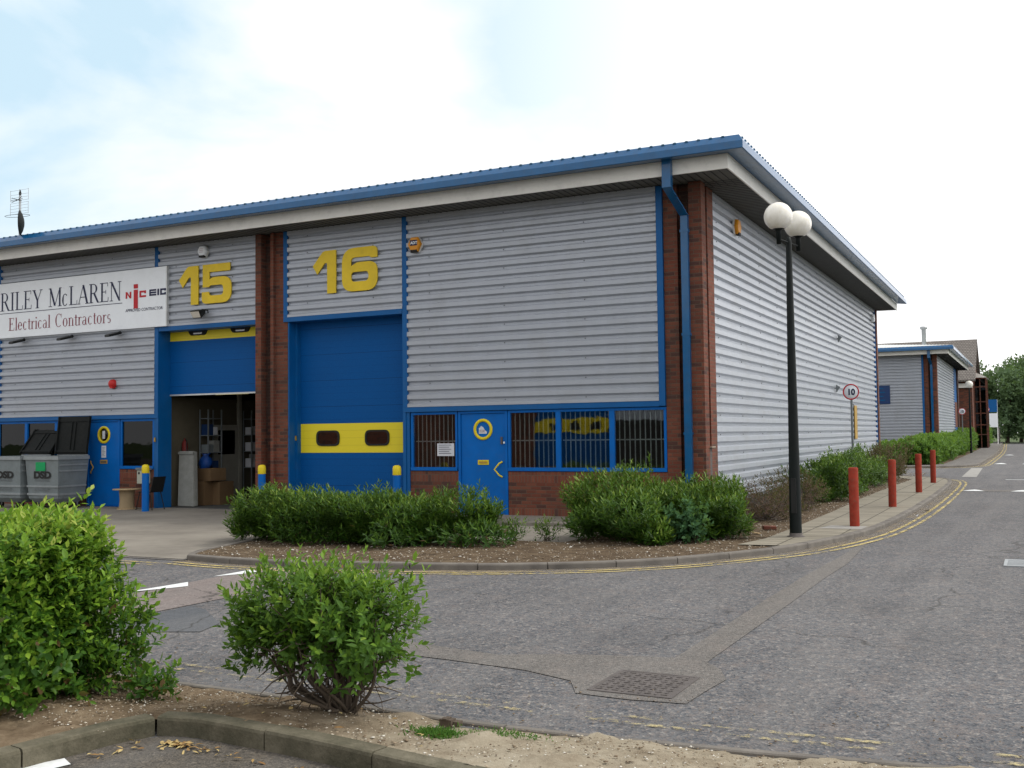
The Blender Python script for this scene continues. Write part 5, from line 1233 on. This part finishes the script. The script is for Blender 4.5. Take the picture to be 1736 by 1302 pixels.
def bush(name, label, cat, group, c, r, n, per, L, W, mat, length=.12, seed=1, boxy=2.6, shell=.55, stems=10, base=None, stemr=.014, simple=False,
         tipcol=.25, basecol=.35, up=.55, zmin=.06, cut=None, smat='bark', gap=0., keep=None, amp=.13, twigs=0, hcol=.3):
    rg = np.random.default_rng(seed); c = np.array(c, float); r = np.array(r, float)
    o = empty(name, (c[0], c[1], .05), label, cat, group)
    U = unit_v(rg.normal(size=(int(n * 1.5), 3))); f = lump(rg, amp=amp)
    q = (np.abs(U) ** boxy).sum(1) ** (-1 / boxy)
    rad = f(U) * (shell + (1 - shell) * rg.random(len(U)) ** .55)
    P = c + U * r * (q * rad)[:, None]
    if gap:
        g = lump(rg, 14, 1.)(P * 2.2 / r.mean()); P = P[g > 1 - 1.2 + gap]; U = U[:len(P)] if False else unit_v((P - c) / r)
    ok = P[:, 2] > zmin
    if cut is not None: ok &= cut(P)
    P, U = P[ok][:n], U[ok][:n]
    stray = rg.random(len(P)) < .05; P = np.where(stray[:, None], c + (P - c) * rg.uniform(1.04, 1.22, (len(P), 1)), P)
    basecol = basecol + rg.uniform(-.09, .07)
    D = unit_v(U * r[::-1].mean() / r + np.array([0, 0, up]) + rg.normal(0, .28, U.shape))
    lv = shoots(rg, P - D * length * .7, D, length, per, L, W, tipcol, basecol)
    # higher leaves paler: some fresh growth, and top light painted into the colour
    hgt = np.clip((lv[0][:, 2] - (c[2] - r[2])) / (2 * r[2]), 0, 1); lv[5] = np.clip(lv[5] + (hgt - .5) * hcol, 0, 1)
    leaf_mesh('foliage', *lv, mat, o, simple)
    if stems:
        m = MB(); bs = base if base is not None else (c[0], c[1], .05); bs = np.array(bs, float)
        for k in range(stems):
            p = c + (P[rg.integers(len(P))] - c) * .85; t = bs + rg.normal(0, .035 + .12 * r[:2].max() * (base is None), 3) * np.array([1, 1, 0]); q1 = p * .93 + t * .07
            mid = t * .5 + q1 * .5 + np.array([(q1 - t)[0] * .12, (q1 - t)[1] * .12, -.10 * abs(q1 - t)[:2].max()]) + rg.normal(0, .03, 3)
            pts = smooth_path3([t, t * .72 + mid * .28 + rg.normal(0, .012, 3), mid, mid * .5 + q1 * .5 + rg.normal(0, .03, 3), q1])
            rr = stemr * rg.uniform(.6, 1.3); m.tube(pts, [rr * (1 - .8 * i / (len(pts) - 1)) for i in range(len(pts))], 6)
            for _ in range(twigs):
                i = rg.integers(len(pts) // 3, len(pts)); a = np.array(pts[i]); dd = unit_v(rg.normal(size=3) + np.array([0, 0, .5]) + unit_v(a - c) * .6)
                b = a + dd * rg.uniform(.08, .28); m.tube([a, (a + b) / 2 + rg.normal(0, .012, 3), b], [rr * .38, rr * .28, rr * .12], 4)
        m.build('stem', M[smat], o)
    return o
def smooth_path3(pts, n=4):
    out = []; P = [pts[0]] + list(pts) + [pts[-1]]
    for i in range(1, len(P) - 2):
        p0, p1, p2, p3 = [np.array(q, float) for q in P[i - 1:i + 3]]
        for k in range(n):
            t = k / n; out.append(.5 * ((2 * p1) + (-p0 + p2) * t + (2 * p0 - 5 * p1 + 4 * p2 - p3) * t * t + (-p0 + 3 * p1 - 3 * p2 + p3) * t ** 3))
    out.append(np.array(pts[-1])); return out

# near shrubs
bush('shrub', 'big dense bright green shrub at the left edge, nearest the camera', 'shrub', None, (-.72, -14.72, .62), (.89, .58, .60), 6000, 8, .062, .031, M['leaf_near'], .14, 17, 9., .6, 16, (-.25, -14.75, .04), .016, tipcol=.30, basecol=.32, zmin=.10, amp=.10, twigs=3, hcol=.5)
bush('shrub', 'low sprig of green leaves at the foot of the big left shrub', 'plant', None, (.50, -14.35, .16), (.20, .18, .10), 50, 7, .05, .03, M['leaf_near'], .10, 15, 2, .3, 6, (.5, -14.35, .06), .005, tipcol=.1, basecol=.25)
def open_cut(P):     # open underneath, where bare branches show
    x = (P[:, 0] - 1.78) / .8
    return P[:, 2] > .22 + .12 * np.cos(x * 7) + .10 * (np.abs(x - .1) < .45)
bush('shrub', 'small open shrub with bare lower branches on the dry island in the foreground', 'shrub', None, (1.72, -14.18, .61), (.57, .37, .34), 760, 11, .058, .026, M['leaf_small'], .19, 23, 4., .30, 44, (1.93, -14.18, .06), .015, tipcol=.22, basecol=.34, up=.7, cut=open_cut, gap=.18, amp=.12, twigs=5)

# evergreen masses in the corner bed
HG = 'evergreen shrubs in the corner bed'
def ever(label, c, r, n, seed, **k):
    kw = dict(L=.10, W=.026, mat=M['leaf_hedge'], length=.22, boxy=2.6, shell=.6, stems=8, stemr=.012, tipcol=.32, basecol=.42, up=1.15, zmin=.14, amp=.3); kw.update(k)
    L_, W_, mt = kw.pop('L'), kw.pop('W'), kw.pop('mat'); ln = kw.pop('length'); bx_, sh_, st_ = kw.pop('boxy'), kw.pop('shell'), kw.pop('stems')
    return bush('evergreen_shrub', label, 'shrub', k.pop('group', HG), c, r, n, 9, L_, W_, mt, ln, seed, bx_, sh_, st_, None, **{a: b for a, b in kw.items() if a != 'group'})
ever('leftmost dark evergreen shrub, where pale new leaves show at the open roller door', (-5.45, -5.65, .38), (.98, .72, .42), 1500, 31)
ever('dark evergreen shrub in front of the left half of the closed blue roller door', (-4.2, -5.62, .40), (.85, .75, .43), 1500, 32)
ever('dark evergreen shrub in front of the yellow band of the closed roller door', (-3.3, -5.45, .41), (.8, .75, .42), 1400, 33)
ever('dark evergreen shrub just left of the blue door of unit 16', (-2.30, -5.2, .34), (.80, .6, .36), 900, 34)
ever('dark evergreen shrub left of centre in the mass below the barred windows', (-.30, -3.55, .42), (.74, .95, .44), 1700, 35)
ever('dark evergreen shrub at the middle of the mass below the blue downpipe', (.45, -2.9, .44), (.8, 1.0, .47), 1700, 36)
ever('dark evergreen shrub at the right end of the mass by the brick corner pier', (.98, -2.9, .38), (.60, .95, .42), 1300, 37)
ever('low dark evergreen clump in front of the mass below the barred windows', (.55, -4.35, .22), (.3, .22, .2), 160, 38)
bush('variegated_shrub', 'patch of pale yellow-green leaves on top of the leftmost evergreen', 'shrub', None, (-5.35, -6.05, .72), (.55, .25, .26), 150, 6, .07, .035, M['leaf_pale'], .14, 41, 2, .5, 6, (-5.3, -5.9, .05), .008)
bush('climbing_weed', 'bluish green leafy weed growing through the evergreen mass by the corner', 'plant', None, (.98, -3.95, .42), (.30, .24, .42), 150, 6, .085, .05, M['leaf_blue'], .16, 42, 2., .2, 5, (1.05, -3.8, .05), .01, gap=.5, amp=.4)
for i, (x, y, h, l) in enumerate([(-1.75, -4.55, .42, 'thin straggly seedling shrub in the gap before the blue door, left of two'), (-1.25, -4.35, .40, 'thin straggly seedling shrub in the gap between the two hedge masses, right of two')]):
    bush('young_shrub', l, 'shrub', 'thin young shrubs in the gap', (x, y, h * .55 + .05), (.26, .18, h * .5), 60, 7, .06, .018, M['leaf_hedge'], .14, 50 + i, 2, .2, 9, (x, y, .06), .008, up=1.2, basecol=.6)
# along the side wall
bush('dying_shrub', 'brown dying shrub with bare twigs behind the black lamp post', 'shrub', 'dying shrubs by the side wall', (1.05, .6, .42), (.75, 1.15, .42), 650, 6, .05, .02, M['leaf_brown'], .13, 61, 2.3, .3, 90, (1.05, .6, .05), .008, smat='bark_grey', up=.9, twigs=5, gap=.35)
bush('dying_shrub', 'brown dying shrub between the lamp post and the first red bollard', 'shrub', 'dying shrubs by the side wall', (1.15, 3.2, .46), (.7, 1.2, .46), 650, 6, .05, .02, M['leaf_brown'], .13, 62, 2.3, .3, 90, (1.1, 3.2, .05), .008, smat='bark_grey', up=.9, twigs=5, gap=.35)
SG = 'dark bushes along the side wall'
for i, (c, r, n, l) in enumerate([((1.12, 6.6, .55), (.62, 1.0, .55), 1000, 'dark bush right behind the nearest red bollard'), ((1.15, 8.9, .62), (.6, 1.1, .60), 900, 'dark bush around the foot of the 10 speed sign pole'),
        ((1.1, 11.4, .58), (.6, 1.2, .52), 800, 'dark bush just right of the 10 speed sign pole'), ((1.1, 14.2, .5), (.6, 1.4, .48), 700, 'dark bush behind the second red bollard'), ((1.15, 17.4, .56), (.62, 1.5, .52), 650, 'dark purplish bush behind the third red bollard'), ((.6, 19.6, .52), (.9, .8, .5), 450, 'bush at the corner of the side road behind the farthest red bollard')]):
    ever(l, c, r, n, 70 + i, L=.09, W=.034, simple=True, group=SG, mat=M['leaf_hedge'] if i != 4 else M['leaf_brown'], stems=5)
H2 = 'clipped hedge plants beyond the side road'
for i, (c, r, n, l) in enumerate([((-3.6, 33.8, .62), (2.2, .9, .55), 1100, 'long clipped hedge across the front of the far warehouse, left part'), ((-.6, 33.8, .6), (1.3, .9, .52), 800, 'clipped hedge at the mouth of the side road'), ((.65, 35.2, .72), (.9, 1.6, .66), 1000, 'rounded bright hedge plant nearest on the far pavement'),
        ((.75, 38.6, .70), (.85, 2.0, .66), 900, 'second rounded bright hedge plant on the far pavement'), ((.75, 42.6, .72), (.85, 2.3, .66), 800, 'third rounded hedge plant on the far pavement'), ((.75, 47.5, .74), (.85, 3.0, .66), 800, 'fourth rounded hedge plant, below the corner of the far warehouse'),
        ((.75, 54., .76), (.8, 3.8, .68), 800, 'long clipped hedge beside the far warehouse'), ((.7, 62, .80), (.8, 4.4, .72), 800, 'clipped hedge near the far globe lamp'), ((.6, 71, .85), (.8, 5., .8), 700, 'last clipped hedge before the brick building'), ((1.0, 92, 1.2), (.8, 4., 1.3), 700, 'taller loose bush under the blue and white board')]):
    ever(l, c, r, n, 90 + i, L=.17, W=.085, simple=True, group=H2, mat=M['leaf_hedge2'], stems=0, length=.22, boxy=3.2, up=.4, tipcol=.2, basecol=.45, amp=.1, zmin=.1)

# grass tuft and moss
rg = np.random.default_rng(5)
n = 900; P = np.stack([2.66 + rg.normal(0, .085, n), -14.30 + rg.normal(0, .045, n), np.full(n, .05)], 1); D = rg.normal(0, .7, (n, 3)) + np.array([0, 0, .9]); 
o = leaf_mesh('weed_tuft', P, D, rg.normal(size=(n, 3)), rg.uniform(.015, .05, n), .008, rg.random(n), M['weed'], None, True); tag(o, 'low bright green weed tuft on the dry soil right of the small shrub', 'plant')
n = 260; P = np.stack([3.0 + rg.normal(0, .14, n), -14.12 + rg.normal(0, .03, n), np.full(n, .045)], 1)
o = leaf_mesh('weed_tuft', P, rg.normal(0, .7, (n, 3)) + np.array([0, 0, .9]), rg.normal(size=(n, 3)), rg.uniform(.012, .035, n), .007, rg.random(n), M['weed'], None, True); tag(o, 'sparse creeping weeds beside the kerb edging, right of the green tuft', 'plant')
st = MB(); random.seed(4)
st.box(2.52, 2.60, -14.05, -13.99, .02, .062).box(2.585, 2.64, -14.03, -13.98, .02, .05).box(2.545, 2.575, -14.06, -14.0, .062, .07)
tag(st.build('root_stump', M['bark']), 'small dark cut stump behind the green weed tuft', 'stump')

# flint chips, crumbs and dry leaves ------------------------------------------
def chips(name, P, size, mat, label, flat=.55, seed=1, rn=None, kind='stuff'):
    rg = np.random.default_rng(seed); n = len(P)
    T = np.array([(1, 0, 0), (.3, .9, 0), (-.8, .5, 0), (-.7, -.6, 0), (.4, -.9, 0), (.1, .05, .8), (0, 0, -.6)], float)
    F = [(0, 1, 5), (1, 2, 5), (2, 3, 5), (3, 4, 5), (4, 0, 5), (1, 0, 6), (2, 1, 6), (3, 2, 6), (4, 3, 6), (0, 4, 6)]
    V = T[None] * rg.uniform(.55, 1.35, (n, 7, 1)) * np.array([1, 1, flat]); V = V * size[:, None, None]
    a = rg.uniform(0, 6.28, n); ca, sa = np.cos(a)[:, None], np.sin(a)[:, None]
    V = np.stack([V[..., 0] * ca - V[..., 1] * sa, V[..., 0] * sa + V[..., 1] * ca, V[..., 2]], -1) + P[:, None]
    FF = ((np.arange(n) * 7)[:, None, None] + np.array(F)[None]).reshape(-1, 3)
    me = bpy.data.meshes.new(name); me.vertices.add(n * 7); me.vertices.foreach_set('co', V.ravel()); me.loops.add(FF.size); me.loops.foreach_set('vertex_index', FF.ravel().astype(np.int32))
    me.polygons.add(len(FF)); me.polygons.foreach_set('loop_start', (np.arange(len(FF)) * 3).astype(np.int32)); me.polygons.foreach_set('loop_total', np.full(len(FF), 3, np.int32)); me.update(calc_edges=True)
    at = me.attributes.new('rnd', 'FLOAT', 'POINT'); at.data.foreach_set('value', np.repeat(rn if rn is not None else rg.random(n) ** 1.2, 7).astype(np.float32)); me.materials.append(mat)
    o = bpy.data.objects.new(name, me); C.objects.link(o); o['kind'] = kind; o['label'] = label; return o
rg = np.random.default_rng(12)
inside = bumpy('x', bedpoly, 0, None, 0)
Q = np.stack([rg.uniform(-5.9, 2.6, 16000), rg.uniform(-8.2, 2.5, 16000)], 1); Q = Q[[inside(a, b) for a, b in Q]]
sz = np.abs(rg.normal(0, .008, len(Q))) + .005; Q3 = np.c_[Q, .062 + sz * .25]
o = chips('flint_gravel', Q3, sz, M['flint'], 'pale flint chips scattered over the brown corner bed', seed=2)
Q = np.stack([rg.uniform(.0, 2.0, 6000), rg.uniform(2.5, 24, 6000)], 1); sz = np.abs(rg.normal(0, .009, len(Q))) + .006
chips('flint_gravel', np.c_[Q, .066 + sz * .2], sz, M['flint'], 'flint chips under the bushes by the side wall', seed=3)
Q = np.stack([rg.uniform(-1., 6.5, 11000), rg.uniform(-15.2, -13.4, 11000)], 1)
kp = [(y < ez(x) - .1) and (y > (kerb_y(x) + .14 if x > 1 else -15.4)) for x, y in Q]; Q = Q[kp]
sz = np.abs(rg.normal(0, .0045, len(Q))) + .0025; zz = zisl(Q[:, 0], Q[:, 1])
chips('flint_gravel', np.c_[Q, zz + .012 + sz * .1], sz, M['flint'], 'flint chips and crumbs on the dry foreground island', seed=4)
Q = np.stack([rg.uniform(-2, 9, 700), rg.uniform(-13.75, -12.6, 700) ], 1); sz = np.abs(rg.normal(0, .004, len(Q))) + .003
chips('road_grit', np.c_[Q, .006 + sz * .3], sz, M['flint'], 'grit along the road edge by the foreground island', seed=5, rn=rg.random(700) * .5)
# dry leaves lying in the kerb corner
pts = [(1.25 + abs(rg.normal(0, .12)), -14.93 - abs(rg.normal(0, .035))) for _ in range(60)] + [(rg.uniform(1.3, 2.6), -14.98 - abs(rg.normal(0, .05))) for _ in range(26)] + [(1.12 + rg.normal(0, .05), -15.0 - rg.uniform(0, .35)) for _ in range(14)]
pts += [(rg.uniform(1.1, 3.2), rg.uniform(-14.7, -14.0)) for _ in range(26)]
P = np.array([(x, y, (.016 if y < -14.9 else float(zisl(np.array(x), np.array(y))) + .022)) for x, y in pts]); n = len(P)
D = np.stack([rg.normal(size=n), rg.normal(size=n), rg.normal(0, .15, n)], 1)
o = leaf_mesh('dry_leaves', P, D, np.tile([0, 0, 1.], (n, 1)) + rg.normal(0, .25, (n, 3)), rg.uniform(.03, .065, n), rg.uniform(.012, .026, n), rg.random(n), M['dryleaf']); o['kind'] = 'stuff'; o['label'] = 'dry fallen leaves along the foreground kerb'

# trees at the end of the road
def tree(x, y, h, r, seed, label, n=1500, ls=.42):
    rg = np.random.default_rng(seed); o = empty('tree', (x, y, 0), label, 'tree', 'trees closing the end of the road')
    nb = 9; cs = [np.array([x + rg.normal(0, r * .42), y + rg.normal(0, r * .42), h * rg.uniform(.42, .86)]) for _ in range(nb)] + [np.array([x, y, h * .86]), np.array([x, y - r * .5, h * .3]), np.array([x + r * .4, y - r * .4, h * .22]), np.array([x - r * .4, y - r * .5, h * .22])]
    P = []; U = []
    for c in cs:
        k = n // len(cs); u = unit_v(rg.normal(size=(k, 3))); rr = r * rg.uniform(.42, .62); P.append(c + u * rr * np.array([1, 1, .8]) * (.6 + .45 * rg.random((k, 1)))); U.append(u)
    P = np.concatenate(P); U = np.concatenate(U); P[:, 2] = np.clip(P[:, 2], .3, None)
    D = unit_v(U + rg.normal(0, .5, U.shape)); lv = shoots(rg, P, D, .5, 4, ls, ls * .55, .2, .45)
    leaf_mesh('crown', *lv, M['leaf_tree'], o, True)
    m = MB(); m.tube([(x, y, 0), (x + .1, y, h * .25), (x, y, h * .6), (x - .1, y, h * .85)], [.25, .2, .13, .04], 8)
    for c in cs[:9]: m.tube([(x, y, h * .35), tuple((np.array([x, y, h * .45]) + c) / 2), tuple(c)], [.11, .07, .03], 6)
    m.build('trunk', M['bark'], o)
spots = [(-9, 122, 9.5, 3.6), (-4.5, 119, 10.2, 3.6), (-.6, 121, 9.6, 3.2), (2.6, 118, 9.0, 3.), (5.6, 121, 10.2, 3.4), (9.2, 118, 11.2, 3.8), (13.5, 122, 10.5, 4.), (18.5, 119, 11.5, 4.2), (24, 123, 11, 4.4), (30, 118, 12, 4.6), (-14, 124, 10, 4.), (4., 126, 10.5, 3.8), (37, 121, 11.5, 4.8)]
lab = ['tree hidden mostly behind the brick building, left of the group', 'tree behind the tiled roof of the brick building', 'tree showing just right of the glazed bay', 'lower tree behind the blue and white board', 'rounded tree above the bend of the road', 'tallest tree at the right edge of the photograph', 'tree beyond the right edge', 'broad tree farther right of the road', 'dense tree farther right of the road', 'large tree on the far right of the group', 'leftmost tree of the group', 'tree in the second row above the bend', 'last tree on the right of the group']
for i, (s, l) in enumerate(zip(spots, lab)): tree(*s, 200 + i, l)
sheet('verge', [(-20, 108), (1.6, 108), (3.2, 114), (14, 116), (60, 118), (60, 135), (-20, 135)], .02, M['grass'])

# ------------------------------------------------------------------ sky and light
w = bpy.data.worlds.new('World'); SC.world = w; w.use_nodes = True; nt = w.node_tree; nt.nodes.clear()
def wn(t, **k):
    n = nt.nodes.new('ShaderNode' + t)
    for a, b in k.items(): setattr(n, a, b)
    return n
sky = wn('TexSky', sky_type='NISHITA'); sky.sun_disc = False
SUN_EL, SUN_AZ = math.radians(52), math.radians(62)       # azimuth from +Y towards +X
sky.sun_elevation = SUN_EL; sky.sun_rotation = SUN_AZ; sky.air_density = 1.0; sky.dust_density = 2.5; sky.ozone_density = 1.
tc = wn('TexCoord'); mp = wn('Mapping'); mp.inputs['Scale'].default_value = (1.3, 1.3, 3.0); mp.inputs['Rotation'].default_value = (0, 0, .6)
nt.links.new(tc.outputs['Generated'], mp.inputs['Vector'])
nz = wn('TexNoise'); nz.inputs['Scale'].default_value = 1.7; nz.inputs['Detail'].default_value = 9; nz.inputs['Roughness'].default_value = .5; nz.inputs['Distortion'].default_value = .35
nt.links.new(mp.outputs[0], nz.inputs['Vector'])
dt = wn('VectorMath', operation='DOT_PRODUCT'); az = math.radians(-52); dt.inputs[1].default_value = (math.sin(az) * .93, math.cos(az) * .93, .38); nt.links.new(tc.outputs['Generated'], dt.inputs[0])
def wm(op, a, b):
    n = wn('Math', operation=op)
    for i, v in enumerate((a, b)):
        if isinstance(v, (int, float)): n.inputs[i].default_value = v
        else: nt.links.new(v, n.inputs[i])
    return n.outputs[0]
def wr(f, stops):
    n = wn('ValToRGB'); n.color_ramp.elements[0].position, n.color_ramp.elements[0].color = stops[0][0], (*[stops[0][1]] * 3, 1); n.color_ramp.elements[1].position, n.color_ramp.elements[1].color = stops[1][0], (*[stops[1][1]] * 3, 1); nt.links.new(f, n.inputs[0]); return n.outputs[0]
blue = wr(dt.outputs['Value'], [(.80, 0.), (.97, 1.)])          # the clearer patch of sky, up and to the left
cl = wm('SUBTRACT', 1., wm('MULTIPLY', blue, wr(nz.outputs['Fac'], [(.40, 1.), (.58, 0.)])))
mx = wn('Mix', data_type='RGBA'); nt.links.new(cl, mx.inputs[0])
sc = wn('Mix', data_type='RGBA', blend_type='MULTIPLY'); sc.inputs[0].default_value = 1.; nt.links.new(sky.outputs[0], sc.inputs[6]); sc.inputs[7].default_value = (1., 1., 1., 1)
pale = wn('Mix', data_type='RGBA'); pale.inputs[0].default_value = SKYMIX; nt.links.new(sc.outputs[2], pale.inputs[6]); pale.inputs[7].default_value = (6.9, 9.1, 10.5, 1)
nt.links.new(pale.outputs[2], mx.inputs[6]); mx.inputs[7].default_value = (*[CLOUD] * 2, CLOUD * 1.01, 1)
# thin overcast: brightest round the hidden sun, duller in the opposite half of the sky
ds = wn('VectorMath', operation='DOT_PRODUCT'); ds.inputs[1].default_value = (math.sin(SUN_AZ), math.cos(SUN_AZ), 0); nt.links.new(tc.outputs['Generated'], ds.inputs[0])
veil = wn('MapRange', interpolation_type='SMOOTHSTEP'); nt.links.new(ds.outputs['Value'], veil.inputs['Value']); veil.inputs['From Min'].default_value = -.95; veil.inputs['From Max'].default_value = -.35; veil.inputs['To Min'].default_value = .92; veil.inputs['To Max'].default_value = 1.0
glow = wn('MapRange'); nt.links.new(ds.outputs['Value'], glow.inputs['Value']); glow.inputs['From Min'].default_value = 0; glow.inputs['From Max'].default_value = 1; glow.inputs['To Min'].default_value = 1.; glow.inputs['To Max'].default_value = 1.6
vm = wn('VectorMath', operation='SCALE'); nt.links.new(mx.outputs[2], vm.inputs[0]); nt.links.new(wm('MULTIPLY', veil.outputs[0], glow.outputs[0]), vm.inputs['Scale'])
bg = wn('Background'); bg.inputs['Strength'].default_value = .1; nt.links.new(vm.outputs[0], bg.inputs[0]); wo = wn('OutputWorld'); nt.links.new(bg.outputs[0], wo.inputs[0])
L = bpy.data.lights.new('sun', 'SUN'); L.energy = 2.0; L.angle = math.radians(12); L.color = (1, .96, .88)
so = bpy.data.objects.new('sun', L); C.objects.link(so)
dv = Vector((math.sin(SUN_AZ) * math.cos(SUN_EL), math.cos(SUN_AZ) * math.cos(SUN_EL), math.sin(SUN_EL))); so.rotation_euler = dv.to_track_quat('Z', 'Y').to_euler(); so.location = dv * 60
cam = bpy.data.cameras.new('camera'); co = bpy.data.objects.new('camera', cam); C.objects.link(co)
yaw, pitch, roll = [math.radians(a) for a in (-26.62633772, 2.75703531, -.67830544)]
f = Vector((math.sin(yaw) * math.cos(pitch), math.cos(yaw) * math.cos(pitch), math.sin(pitch))); r = Vector((math.cos(yaw), -math.sin(yaw), 0)); u = r.cross(f)
r2 = r * math.cos(roll) + u * math.sin(roll); u2 = -r * math.sin(roll) + u * math.cos(roll)
mt = Matrix((r2, u2, -f)).transposed().to_4x4(); mt.translation = (5.75345, -19.48145, 1.75); co.matrix_world = mt
cam.sensor_width = 36; cam.lens = 1770.253 / 1736 * 36; cam.clip_end = 2000; cam.clip_start = .05
SC.camera = co
SC.render.engine = 'CYCLES'; SC.render.resolution_x = 1024; SC.render.resolution_y = 768
SC.view_settings.view_transform = 'Standard'; SC.view_settings.look = 'None'; SC.view_settings.exposure = EXPO; SC.view_settings.gamma = 1
SC.cycles.max_bounces = 8; SC.cycles.transparent_max_bounces = 16
